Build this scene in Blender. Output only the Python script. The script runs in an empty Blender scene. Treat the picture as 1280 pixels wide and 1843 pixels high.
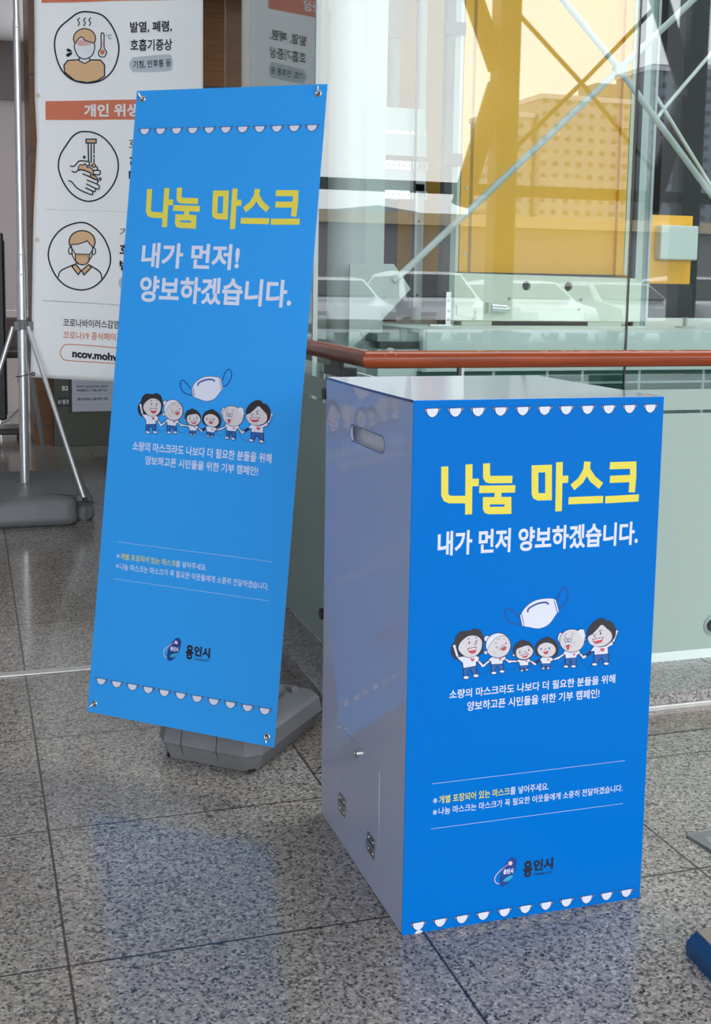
import bpy, bmesh, math, random
from mathutils import Vector, Matrix
from mathutils.geometry import tessellate_polygon

SC = bpy.context.scene
COL = SC.collection
random.seed(7)
V = Vector

# ------------------------------------------------------------------ camera
EYE = V((0.0, 0.0, 1.323))
F_PX, CX, CY = 2161.4173, 640.0, 780.0438
YAW, PITCH, ROLL = -0.3129, 0.126, 0.0162
fwd = V((-math.sin(YAW) * math.cos(PITCH), math.cos(YAW) * math.cos(PITCH), -math.sin(PITCH)))
rgt = V((math.cos(YAW), math.sin(YAW), 0.0))
upv = rgt.cross(fwd)
r2 = math.cos(ROLL) * rgt + math.sin(ROLL) * upv
u2 = -math.sin(ROLL) * rgt + math.cos(ROLL) * upv
cam_d = bpy.data.cameras.new('camera')
cam = bpy.data.objects.new('camera', cam_d)
COL.objects.link(cam)
m3 = Matrix((r2, u2, -fwd)).transposed()
cam.matrix_world = Matrix.Translation(EYE) @ m3.to_4x4()
cam_d.sensor_fit = 'VERTICAL'
cam_d.sensor_height = 36.0
cam_d.lens = 36.0 * F_PX / 1843.0
cam_d.shift_y = (CY - 921.5) / 1843.0
cam_d.clip_start = 0.05
cam_d.clip_end = 800
SC.camera = cam

# ------------------------------------------------------------------ world, view
SKY_STRENGTH = 6.2
SC.view_settings.view_transform = 'Standard'
SC.view_settings.look = 'None'
SC.view_settings.gamma = 1.0
SC.view_settings.use_curve_mapping = False
SC.view_settings.exposure = 0.0
W = bpy.data.worlds.new('overcast_sky')
SC.world = W
W.use_nodes = True
wn, wl = W.node_tree.nodes, W.node_tree.links
bg = wn['Background']
tc = wn.new('ShaderNodeTexCoord')
nz = wn.new('ShaderNodeTexNoise'); nz.inputs['Scale'].default_value = 3.0; nz.inputs['Detail'].default_value = 4.0
rp = wn.new('ShaderNodeValToRGB')
rp.color_ramp.elements[0].position = 0.3; rp.color_ramp.elements[0].color = (0.80, 0.85, 0.93, 1)
rp.color_ramp.elements[1].position = 0.7; rp.color_ramp.elements[1].color = (0.98, 0.985, 0.985, 1)
wl.new(tc.outputs['Generated'], nz.inputs['Vector'])
wl.new(nz.outputs['Fac'], rp.inputs['Fac'])
wl.new(rp.outputs['Color'], bg.inputs['Color'])
bg.inputs['Strength'].default_value = SKY_STRENGTH

# ------------------------------------------------------------------ materials
MATS = {}
def mat(name, col, rough=0.5, metal=0.0, spec=0.5, noise=0.0, nscale=20.0, coat=0.0):
    if name in MATS: return MATS[name]
    m = bpy.data.materials.new(name); m.use_nodes = True
    n, l = m.node_tree.nodes, m.node_tree.links
    b = n['Principled BSDF']
    b.inputs['Base Color'].default_value = (*col, 1)
    b.inputs['Roughness'].default_value = rough
    b.inputs['Metallic'].default_value = metal
    b.inputs['Specular IOR Level'].default_value = spec
    b.inputs['Coat Weight'].default_value = coat
    if noise > 0:
        t = n.new('ShaderNodeTexCoord'); x = n.new('ShaderNodeTexNoise')
        x.inputs['Scale'].default_value = nscale; x.inputs['Detail'].default_value = 5
        r = n.new('ShaderNodeValToRGB')
        lo = tuple(max(0, c * (1 - noise)) for c in col); hi = tuple(min(1, c * (1 + noise)) for c in col)
        r.color_ramp.elements[0].position = 0.3; r.color_ramp.elements[0].color = (*lo, 1)
        r.color_ramp.elements[1].position = 0.7; r.color_ramp.elements[1].color = (*hi, 1)
        l.new(t.outputs['Object'], x.inputs['Vector']); l.new(x.outputs['Fac'], r.inputs['Fac'])
        l.new(r.outputs['Color'], b.inputs['Base Color'])
    MATS[name] = m
    return m

def glass(name, tint, r0, gcol=(1, 1, 1)):
    m = bpy.data.materials.new(name); m.use_nodes = True
    n, l = m.node_tree.nodes, m.node_tree.links
    n.remove(n['Principled BSDF']); out = n['Material Output']
    tr = n.new('ShaderNodeBsdfTransparent'); tr.inputs['Color'].default_value = (*tint, 1)
    gl = n.new('ShaderNodeBsdfGlossy'); gl.inputs['Roughness'].default_value = 0.0; gl.inputs['Color'].default_value = (*gcol, 1)
    lw = n.new('ShaderNodeLayerWeight'); lw.inputs['Blend'].default_value = 0.5
    pw = n.new('ShaderNodeMath'); pw.operation = 'POWER'; pw.inputs[1].default_value = 5.0
    mr = n.new('ShaderNodeMapRange'); mr.inputs['To Min'].default_value = r0; mr.inputs['To Max'].default_value = 1.0
    mx = n.new('ShaderNodeMixShader')
    l.new(lw.outputs['Facing'], pw.inputs[0]); l.new(pw.outputs[0], mr.inputs['Value'])
    l.new(mr.outputs['Result'], mx.inputs['Fac']); l.new(tr.outputs[0], mx.inputs[1]); l.new(gl.outputs[0], mx.inputs[2])
    l.new(mx.outputs[0], out.inputs['Surface'])
    MATS[name] = m
    return m

TX, TY, TSX, TSY = 0.15734, 2.23417, 0.70431, 0.60026       # floor joints: origin and tile size
def granite(name, light, mid, dark, joints, rough, spec=0.5, scale=1.0):
    m = bpy.data.materials.new(name); m.use_nodes = True
    n, l = m.node_tree.nodes, m.node_tree.links
    b = n['Principled BSDF']
    t = n.new('ShaderNodeTexCoord')
    v1 = n.new('ShaderNodeTexVoronoi'); v1.inputs['Scale'].default_value = 190 * scale
    v2 = n.new('ShaderNodeTexVoronoi'); v2.inputs['Scale'].default_value = 110 * scale
    n1 = n.new('ShaderNodeTexNoise'); n1.inputs['Scale'].default_value = 75 * scale; n1.inputs['Detail'].default_value = 4
    n2 = n.new('ShaderNodeTexNoise'); n2.inputs['Scale'].default_value = 2.2; n2.inputs['Detail'].default_value = 3
    for x in (v1, v2, n1, n2): l.new(t.outputs['Object'], x.inputs['Vector'])
    sep = n.new('ShaderNodeSeparateColor'); l.new(v1.outputs['Color'], sep.inputs['Color'])
    ra = n.new('ShaderNodeValToRGB'); e = ra.color_ramp.elements
    e[0].position = 0.0; e[0].color = (*dark, 1); e[1].position = 1.0; e[1].color = (*light, 1)
    e2 = e.new(0.16); e2.color = (*[d * 0.6 + k * 0.4 for d, k in zip(dark, mid)], 1)
    e3 = e.new(0.35); e3.color = (*mid, 1); e4 = e.new(0.75); e4.color = (*[k * 1.12 for k in mid], 1)
    l.new(sep.outputs['Red'], ra.inputs['Fac'])
    rb = n.new('ShaderNodeValToRGB'); eb = rb.color_ramp.elements
    eb[0].position = 0.36; eb[0].color = (0.45, 0.45, 0.47, 1); eb[1].position = 0.47; eb[1].color = (1, 1, 1, 1)
    l.new(n1.outputs['Fac'], rb.inputs['Fac'])
    mu = n.new('ShaderNodeMix'); mu.data_type = 'RGBA'; mu.blend_type = 'MULTIPLY'; mu.inputs['Factor'].default_value = 0.85
    l.new(ra.outputs['Color'], mu.inputs['A']); l.new(rb.outputs['Color'], mu.inputs['B'])
    rc = n.new('ShaderNodeValToRGB'); ec = rc.color_ramp.elements
    ec[0].position = 0.3; ec[0].color = (0.86, 0.84, 0.82, 1); ec[1].position = 0.7; ec[1].color = (1.06, 1.05, 1.04, 1)
    l.new(n2.outputs['Fac'], rc.inputs['Fac'])
    mu2 = n.new('ShaderNodeMix'); mu2.data_type = 'RGBA'; mu2.blend_type = 'MULTIPLY'; mu2.inputs['Factor'].default_value = 1.0
    l.new(mu.outputs['Result'], mu2.inputs['A']); l.new(rc.outputs['Color'], mu2.inputs['B'])
    last = mu2.outputs['Result']
    if joints:
        mp = n.new('ShaderNodeMapping'); mp.inputs['Location'].default_value = (-TX, -TY, 0)
        l.new(t.outputs['Object'], mp.inputs['Vector'])
        br = n.new('ShaderNodeTexBrick'); br.offset = 0.0; br.squash = 1.0
        br.inputs['Scale'].default_value = 1.0; br.inputs['Brick Width'].default_value = TSX; br.inputs['Row Height'].default_value = TSY
        br.inputs['Mortar Size'].default_value = 0.0031; br.inputs['Mortar Smooth'].default_value = 0.2
        br.inputs['Color1'].default_value = (1, 1, 1, 1); br.inputs['Color2'].default_value = (0.86, 0.85, 0.83, 1); br.inputs['Mortar'].default_value = (0.16, 0.15, 0.14, 1)
        l.new(mp.outputs['Vector'], br.inputs['Vector'])
        mu3 = n.new('ShaderNodeMix'); mu3.data_type = 'RGBA'; mu3.blend_type = 'MULTIPLY'; mu3.inputs['Factor'].default_value = 1.0
        l.new(last, mu3.inputs['A']); l.new(br.outputs['Color'], mu3.inputs['B']); last = mu3.outputs['Result']
    l.new(last, b.inputs['Base Color'])
    b.inputs['Roughness'].default_value = rough; b.inputs['Specular IOR Level'].default_value = spec
    MATS[name] = m
    return m

def wood(name, a, b_, rough, scratches=False, axis='X', coat=0.0):
    m = bpy.data.materials.new(name); m.use_nodes = True
    n, l = m.node_tree.nodes, m.node_tree.links
    b = n['Principled BSDF']
    t = n.new('ShaderNodeTexCoord'); mp = n.new('ShaderNodeMapping')
    mp.inputs['Scale'].default_value = {'X': (1.5, 30, 30), 'Y': (30, 1.5, 30), 'Z': (30, 30, 1.5)}[axis]
    x = n.new('ShaderNodeTexNoise'); x.inputs['Scale'].default_value = 2.0; x.inputs['Detail'].default_value = 6
    r = n.new('ShaderNodeValToRGB'); r.color_ramp.elements[0].position = 0.3; r.color_ramp.elements[0].color = (*a, 1)
    r.color_ramp.elements[1].position = 0.72; r.color_ramp.elements[1].color = (*b_, 1)
    l.new(t.outputs['Object'], mp.inputs['Vector']); l.new(mp.outputs['Vector'], x.inputs['Vector']); l.new(x.outputs['Fac'], r.inputs['Fac'])
    l.new(r.outputs['Color'], b.inputs['Base Color'])
    b.inputs['Roughness'].default_value = rough; b.inputs['Specular IOR Level'].default_value = 0.35
    MATS[name] = m
    return m

def facade(name, wallc, winc, sx, sz, axis='XZ'):
    m = bpy.data.materials.new(name); m.use_nodes = True
    n, l = m.node_tree.nodes, m.node_tree.links
    b = n['Principled BSDF']; b.inputs['Roughness'].default_value = 0.8
    t = n.new('ShaderNodeTexCoord'); s = n.new('ShaderNodeSeparateXYZ'); l.new(t.outputs['Object'], s.inputs[0])
    def cell(out, size, lo, hi):
        d = n.new('ShaderNodeMath'); d.operation = 'DIVIDE'; d.inputs[1].default_value = size; l.new(out, d.inputs[0])
        f = n.new('ShaderNodeMath'); f.operation = 'FRACT'; l.new(d.outputs[0], f.inputs[0])
        a = n.new('ShaderNodeMath'); a.operation = 'GREATER_THAN'; a.inputs[1].default_value = lo; l.new(f.outputs[0], a.inputs[0])
        c = n.new('ShaderNodeMath'); c.operation = 'LESS_THAN'; c.inputs[1].default_value = hi; l.new(f.outputs[0], c.inputs[0])
        k = n.new('ShaderNodeMath'); k.operation = 'MULTIPLY'; l.new(a.outputs[0], k.inputs[0]); l.new(c.outputs[0], k.inputs[1])
        return k.outputs[0]
    k1 = cell(s.outputs['X'], sx, 0.28, 0.72); k2 = cell(s.outputs['Z'], sz, 0.35, 0.75)
    k = n.new('ShaderNodeMath'); k.operation = 'MULTIPLY'; l.new(k1, k.inputs[0]); l.new(k2, k.inputs[1])
    mx = n.new('ShaderNodeMix'); mx.data_type = 'RGBA'; mx.inputs['A'].default_value = (*wallc, 1); mx.inputs['B'].default_value = (*winc, 1)
    l.new(k.outputs[0], mx.inputs['Factor']); l.new(mx.outputs['Result'], b.inputs['Base Color'])
    MATS[name] = m
    return m

M_FLOOR = granite('floor_granite', (0.47, 0.445, 0.41), (0.275, 0.257, 0.233), (0.042, 0.04, 0.038), True, 0.14, 0.45)
M_BORDER = granite('border_granite', (0.38, 0.33, 0.30), (0.22, 0.185, 0.16), (0.05, 0.045, 0.04), False, 0.13)
M_PLINTH = granite('plinth_granite', (0.52, 0.505, 0.48), (0.34, 0.33, 0.315), (0.09, 0.09, 0.09), False, 0.2)
M_WALL = mat('wall_paint', (0.58, 0.57, 0.61), 0.6, noise=0.03, nscale=3)
M_WALLDK = mat('wall_band', (0.20, 0.19, 0.20), 0.6, noise=0.03, nscale=3)
M_CEIL = mat('ceiling_paint', (0.55, 0.55, 0.56), 0.7, noise=0.02, nscale=3)
M_DARKWALL = mat('shaft_back_shade', (0.03, 0.036, 0.036), 0.5, noise=0.1, nscale=2)  # near-black colour stands in for the unlit space behind the shaft
M_METALSTRIP = mat('strip_metal', (0.62, 0.62, 0.60), 0.4, 0.6, noise=0.08, nscale=30)
M_ALU = mat('aluminium', (0.78, 0.80, 0.82), 0.28, 0.9, noise=0.03, nscale=40)
M_CHROME = mat('chrome', (0.75, 0.74, 0.70), 0.15, 1.0)
M_NICKEL = mat('hinge_steel', (0.42, 0.38, 0.34), 0.3, 1.0)
M_GREYPL = mat('grey_plastic', (0.155, 0.165, 0.175), 0.45, noise=0.08, nscale=12)
M_GREYPL2 = mat('grey_plastic_stand', (0.17, 0.172, 0.18), 0.45, noise=0.08, nscale=12)
M_COLLAR = mat('collar_plastic', (0.16, 0.17, 0.18), 0.4)
M_BLACK = mat('black_plastic', (0.012, 0.012, 0.014), 0.3)
M_DKGREY = mat('dark_metal', (0.045, 0.045, 0.05), 0.4)
M_ACRYL = mat('white_acrylic', (0.60, 0.64, 0.78), 0.06, spec=0.6, coat=0.3)
def acrylic(m, col, tcol, k, rough):
    n, l = m.node_tree.nodes, m.node_tree.links
    n.remove(n['Principled BSDF'])
    d = n.new('ShaderNodeBsdfDiffuse'); d.inputs['Color'].default_value = (*col, 1)
    t = n.new('ShaderNodeBsdfTranslucent'); t.inputs['Color'].default_value = (*tcol, 1)
    g = n.new('ShaderNodeBsdfGlossy'); g.inputs['Roughness'].default_value = rough
    a = n.new('ShaderNodeMixShader'); a.inputs['Fac'].default_value = k
    f = n.new('ShaderNodeLayerWeight'); f.inputs['Blend'].default_value = 0.5
    p = n.new('ShaderNodeMath'); p.operation = 'POWER'; p.inputs[1].default_value = 5.0
    r = n.new('ShaderNodeMapRange'); r.inputs['To Min'].default_value = 0.07
    x = n.new('ShaderNodeMixShader')
    l.new(f.outputs['Facing'], p.inputs[0]); l.new(p.outputs[0], r.inputs['Value']); l.new(r.outputs['Result'], x.inputs['Fac'])
    l.new(d.outputs[0], a.inputs[1]); l.new(t.outputs[0], a.inputs[2]); l.new(a.outputs[0], x.inputs[1]); l.new(g.outputs[0], x.inputs[2])
    l.new(x.outputs[0], n['Material Output'].inputs['Surface'])
acrylic(M_ACRYL, (0.62, 0.66, 0.85), (0.80, 0.83, 0.92), 0.35, 0.03)
M_INNER = mat('inner_white', (0.85, 0.87, 0.92), 0.5)
M_ACRYLEDGE = mat('acrylic_edge', (0.05, 0.05, 0.16), 0.2)
M_GAP = mat('gap_shade', (0.01, 0.01, 0.02), 0.5)
M_BOXBLUE = mat('box_blue_film', (0.0, 0.142, 0.52), 0.25, spec=0.1)
M_BANBLUE = mat('banner_blue_pet', (0.022, 0.30, 0.78), 0.42, spec=0.35)
M_PWHITE = mat('print_white', (0.62, 0.65, 0.78), 0.4)
M_PYEL = mat('print_yellow', (0.70, 0.61, 0.07), 0.4)
M_PNAVY = mat('print_navy', (0.006, 0.012, 0.06), 0.4)
M_PBLUE = mat('print_dark_blue', (0.006, 0.045, 0.24), 0.4)
M_PJEAN = mat('print_jeans', (0.015, 0.10, 0.36), 0.4)
M_PSKIN = mat('print_skin', (0.57, 0.54, 0.57), 0.4)
M_PHAIR = mat('print_hair', (0.018, 0.016, 0.02), 0.4)
M_PRED = mat('print_red', (0.55, 0.06, 0.07), 0.4)
M_PBLK = mat('print_black', (0.008, 0.008, 0.02), 0.4)
M_PPINK = mat('print_pink', (0.80, 0.50, 0.48), 0.4)
M_PTEAL = mat('print_teal', (0.03, 0.34, 0.50), 0.4)
M_PEAR = mat('print_ear_loop', (0.22, 0.33, 0.60), 0.4)
M_CLOTH = mat('banner_cloth', (0.88, 0.90, 0.92), 0.7, spec=0.2)
M_CORANGE = mat('cloth_orange', (0.66, 0.20, 0.115), 0.7, spec=0.2)
M_CBLACK = mat('cloth_black', (0.02, 0.022, 0.03), 0.7, spec=0.2)
M_CTAN = mat('cloth_tan', (0.72, 0.47, 0.27), 0.7, spec=0.2)
M_CPILL = mat('cloth_pill', (0.50, 0.56, 0.62), 0.7, spec=0.2)
M_CGREY = mat('cloth_grey', (0.33, 0.34, 0.36), 0.7, spec=0.2)
M_CWHITE = mat('cloth_white', (0.80, 0.82, 0.86), 0.7, spec=0.2)
M_CPINK = mat('cloth_pink', (0.74, 0.42, 0.42), 0.7, spec=0.2)
M_RAIL = wood('rail_wood', (0.19, 0.030, 0.008), (0.32, 0.062, 0.016), 0.24, axis='X', coat=0.0)
M_RAIL2 = wood('rail_wood_side', (0.19, 0.030, 0.008), (0.32, 0.062, 0.016), 0.24, axis='Y', coat=0.0)
M_SCRATCH = mat('bare_wood_scratch', (0.62, 0.40, 0.22), 0.6)
M_PILLAR = wood('pillar_veneer', (0.15, 0.065, 0.023), (0.21, 0.098, 0.04), 0.35, axis='X')
M_FROST = mat('frosted_film', (0.36, 0.465, 0.41), 0.35, spec=0.4)
M_MINT = mat('glass_foot_white', (0.72, 0.84, 0.79), 0.3)
M_YEL = mat('cabin_yellow', (0.90, 0.47, 0.045), 0.35, noise=0.03, nscale=2)
M_CREAM = mat('cream_steel', (0.66, 0.71, 0.60), 0.4, noise=0.03, nscale=8)
M_PALE = mat('pale_steel', (0.52, 0.60, 0.58), 0.45, noise=0.03, nscale=6)
M_WCOL = mat('white_column_paint', (0.50, 0.54, 0.54), 0.4, noise=0.02, nscale=4)
M_GREENGREY = mat('green_grey_steel', (0.30, 0.36, 0.34), 0.4, noise=0.04, nscale=8)
M_LEDGE = mat('ledge_paint', (0.68, 0.78, 0.755), 0.5, noise=0.04, nscale=5)
M_TEAL = mat('teal_panel', (0.05, 0.12, 0.12), 0.2)
M_OLIVE = mat('directory_olive', (0.075, 0.085, 0.068), 0.45, noise=0.05, nscale=10)
M_OLIVE2 = mat('directory_dark_tag', (0.035, 0.042, 0.035), 0.45)
M_SHEET = mat('directory_sheet', (0.50, 0.54, 0.62), 0.4)
M_EDGEBLUE = mat('blue_trim', (0.012, 0.065, 0.16), 0.45)
M_TAN = mat('tan_top', (0.20, 0.175, 0.135), 0.6, noise=0.1, nscale=60)
M_PLATE = mat('floor_plate_grey', (0.19, 0.20, 0.20), 0.35, 0.3, noise=0.06, nscale=20)
M_STRUCT = mat('window_steel', (0.02, 0.022, 0.025), 0.5)
M_ROOFTAN = mat('roof_tan', (0.50, 0.40, 0.27), 0.8, noise=0.1, nscale=1)
M_ASPH = mat('asphalt_snow', (0.30, 0.31, 0.33), 0.8, noise=0.3, nscale=0.4)
M_CARW = mat('car_white', (0.80, 0.81, 0.83), 0.2, coat=0.5)
M_CARS = mat('car_silver', (0.45, 0.46, 0.48), 0.25, 0.4, coat=0.5)
M_CARD = mat('car_dark', (0.03, 0.032, 0.04), 0.2, coat=0.5)
M_CARGL = mat('car_glass', (0.01, 0.012, 0.015), 0.05)
M_TYRE = mat('tyre', (0.01, 0.01, 0.01), 0.8)
M_LAMP = mat('car_lamp', (0.7, 0.72, 0.75), 0.1)
G_SHAFT = glass('shaft_glass', (0.93, 0.97, 0.955), 0.055)
G_BAL = glass('balustrade_glass', (0.84, 0.94, 0.90), 0.05)
F_APT1 = facade('apartment_facade', (0.36, 0.36, 0.37), (0.10, 0.11, 0.13), 2.7, 2.5)
F_APT2 = facade('apartment_facade_dark', (0.20, 0.22, 0.26), (0.07, 0.08, 0.10), 2.6, 2.5)

# ------------------------------------------------------------------ mesh helpers
class MB:
    """collects geometry with material slots and links it as one mesh object"""
    def __init__(self): self.v = []; self.f = []; self.mi = []; self.mats = []; self.sm = []
    def slot(self, m):
        if m not in self.mats: self.mats.append(m)
        return self.mats.index(m)
    def add(self, vs, fs, m, smooth=False):
        o = len(self.v); k = self.slot(m)
        self.v += [tuple(p) for p in vs]
        for f in fs: self.f.append([o + i for i in f]); self.mi.append(k); self.sm.append(smooth)
        return self
    def bm(self, b, m, smooth=False):
        b.verts.index_update()
        self.add([v.co[:] for v in b.verts], [[v.index for v in f.verts] for f in b.faces], m, smooth); b.free()
        return self
    def box(self, x0, x1, y0, y1, z0, z1, m, bevel=0.0, seg=2, M=None):
        b = bmesh.new(); bmesh.ops.create_cube(b, size=1.0)
        for v in b.verts: v.co = ((x0 + x1) / 2 + v.co.x * (x1 - x0), (y0 + y1) / 2 + v.co.y * (y1 - y0), (z0 + z1) / 2 + v.co.z * (z1 - z0))
        if bevel > 0: bmesh.ops.bevel(b, geom=b.edges[:], offset=bevel, segments=seg, affect='EDGES', profile=0.5)
        if M: b.transform(M)
        return self.bm(b, m)
    def cyl(self, p0, p1, r, m, n=24, rb=None, caps=True):
        p0, p1 = V(p0), V(p1); d = (p1 - p0).normalized()
        a = d.orthogonal().normalized(); c = d.cross(a); rb = r if rb is None else rb
        vs = [p0 + r * (math.cos(t) * a + math.sin(t) * c) for t in [2 * math.pi * i / n for i in range(n)]]
        vs += [p1 + rb * (math.cos(t) * a + math.sin(t) * c) for t in [2 * math.pi * i / n for i in range(n)]]
        self.add(vs, [[i, (i + 1) % n, n + (i + 1) % n, n + i] for i in range(n)], m, True)
        if caps: self.add(vs, [list(range(n))[::-1], list(range(n, 2 * n))], m)
        return self
    def tube(self, path, r, m, n=10):
        path = [V(p) for p in path]; rings = []; a = None
        for i, p in enumerate(path):
            d = (path[min(i + 1, len(path) - 1)] - path[max(i - 1, 0)]).normalized()
            a = d.orthogonal().normalized() if a is None else (a - d * a.dot(d)).normalized()
            c = d.cross(a)
            rings.append([p + r * (math.cos(2 * math.pi * k / n) * a + math.sin(2 * math.pi * k / n) * c) for k in range(n)])
        vs = [q for rg in rings for q in rg]; fs = []
        for i in range(len(path) - 1):
            for k in range(n): fs.append([i * n + k, i * n + (k + 1) % n, (i + 1) * n + (k + 1) % n, (i + 1) * n + k])
        self.add(vs, fs, m, True); self.add(vs, [list(range(n))[::-1], list(range(len(vs) - n, len(vs)))], m)
        return self
    def sphere(self, c, r, m, sc=(1, 1, 1), u=20, w=12):
        b = bmesh.new(); bmesh.ops.create_uvsphere(b, u_segments=u, v_segments=w, radius=r)
        for v in b.verts: v.co = V((c[0] + v.co.x * sc[0], c[1] + v.co.y * sc[1], c[2] + v.co.z * sc[2]))
        return self.bm(b, m, True)
    def torus(self, c, nrm, R, r, m, n=24, k=8):
        c, d = V(c), V(nrm).normalized(); a = d.orthogonal().normalized(); e = d.cross(a); vs = []; fs = []
        for i in range(n):
            t = 2 * math.pi * i / n; q = math.cos(t) * a + math.sin(t) * e
            for j in range(k):
                s = 2 * math.pi * j / k; vs.append(c + (R + r * math.cos(s)) * q + r * math.sin(s) * d)
        for i in range(n):
            for j in range(k): fs.append([i * k + j, ((i + 1) % n) * k + j, ((i + 1) % n) * k + (j + 1) % k, i * k + (j + 1) % k])
        return self.add(vs, fs, m, True)
    def prism(self, pts, d, m, holes=(), smooth=False):
        """planar polygon (3D points, optional holes) extruded along the vector d"""
        loops = [[V(p) for p in pts]] + [[V(p) for p in h] for h in holes]; d = V(d)
        flat = [p for lp in loops for p in lp]; n = len(flat)
        tris = tessellate_polygon(loops)
        vs = flat + [p + d for p in flat]
        fs = [list(t) for t in tris] + [[n + i for i in t][::-1] for t in tris]
        self.add(vs, fs, m); o = 0; side = []
        for lp in loops:
            k = len(lp)
            for i in range(k): side.append([o + i, o + (i + 1) % k, n + o + (i + 1) % k, n + o + i])
            o += k
        return self.add(vs, side, m, smooth)
    def build(self, name, parent=None, label=None):
        org = parent.matrix_org if False else (V(parent['_o']) if parent is not None else V((0, 0, 0)))
        me = bpy.data.meshes.new(name)
        me.from_pydata([tuple(V(p) - org) for p in self.v], [], self.f); me.update()
        for m in self.mats: me.materials.append(m)
        me.polygons.foreach_set('material_index', self.mi)
        me.polygons.foreach_set('use_smooth', self.sm)
        b = bmesh.new(); b.from_mesh(me)
        if getattr(self, 'fixn', True): bmesh.ops.recalc_face_normals(b, faces=b.faces[:])
        b.to_mesh(me); b.free()
        o = bpy.data.objects.new(name, me); COL.objects.link(o)
        if parent is not None: o.parent = parent
        o['_o'] = tuple(org)
        if label: o['label'] = label
        return o

def thing(name, label, cat, loc, group=None):
    o = bpy.data.objects.new(name, None); COL.objects.link(o); o.location = loc; o.empty_display_size = 0.05
    o['label'] = label; o['category'] = cat; o['_o'] = tuple(loc)
    if group: o['group'] = group
    return o
def tag(o, label, cat, group=None):
    o['label'] = label; o['category'] = cat
    if group: o['group'] = group
    return o
def struct(mb, name, parent=None):
    o = mb.build(name, parent)
    if parent is None: o['kind'] = 'structure'
    return o

# ------------------------------------------------------------------ print helpers (flat artwork on a sheet)
def smooth_loop(pts, n=6, closed=True):
    out = []; k = len(pts)
    for i in range(k if closed else k - 1):
        if closed: p = [pts[(i + j - 1) % k] for j in range(4)]
        else: p = [pts[max(0, min(k - 1, i + j - 1))] for j in range(4)]
        for s in range(n):
            t = s / n
            out.append(tuple(0.5 * (2 * p[1][c] + (p[2][c] - p[0][c]) * t + (2 * p[0][c] - 5 * p[1][c] + 4 * p[2][c] - p[3][c]) * t * t + (3 * p[1][c] - p[0][c] - 3 * p[2][c] + p[3][c]) * t ** 3) for c in (0, 1)))
    if not closed: out.append(pts[-1])
    return out
def ell(cx, cy, rx, ry=None, rot=0.0, n=28):
    ry = rx if ry is None else ry; c, s = math.cos(rot), math.sin(rot)
    return [(cx + rx * math.cos(t) * c - ry * math.sin(t) * s, cy + rx * math.cos(t) * s + ry * math.sin(t) * c) for t in [2 * math.pi * i / n for i in range(n)]]
def hom(h): return lambda x, y: ((h[0] * x + h[1] * y + h[2]) / (h[6] * x + h[7] * y + 1), (h[3] * x + h[4] * y + h[5]) / (h[6] * x + h[7] * y + 1))

TEXTS = {}
def text_geom(body, bold):
    if (body, bold) not in TEXTS:
        cu = bpy.data.curves.new('lettering', 'FONT'); cu.body = body; cu.offset = bold; cu.dimensions = '2D'; cu.fill_mode = 'FRONT'; cu.resolution_u = 4
        o = bpy.data.objects.new('lettering', cu); COL.objects.link(o)
        bpy.context.view_layer.update()
        me = bpy.data.meshes.new_from_object(o.evaluated_get(bpy.context.evaluated_depsgraph_get()))
        vs = [v.co[:2] for v in me.vertices]; fs = [list(p.vertices) for p in me.polygons]
        bpy.data.objects.remove(o); bpy.data.curves.remove(cu); bpy.data.meshes.remove(me)
        xs = [v[0] for v in vs]; ys = [v[1] for v in vs]
        TEXTS[(body, bold)] = ([((v[0] - min(xs)) / (max(xs) - min(xs)), (max(ys) - v[1]) / (max(ys) - min(ys))) for v in vs], fs)
    return TEXTS[(body, bold)]

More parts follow.
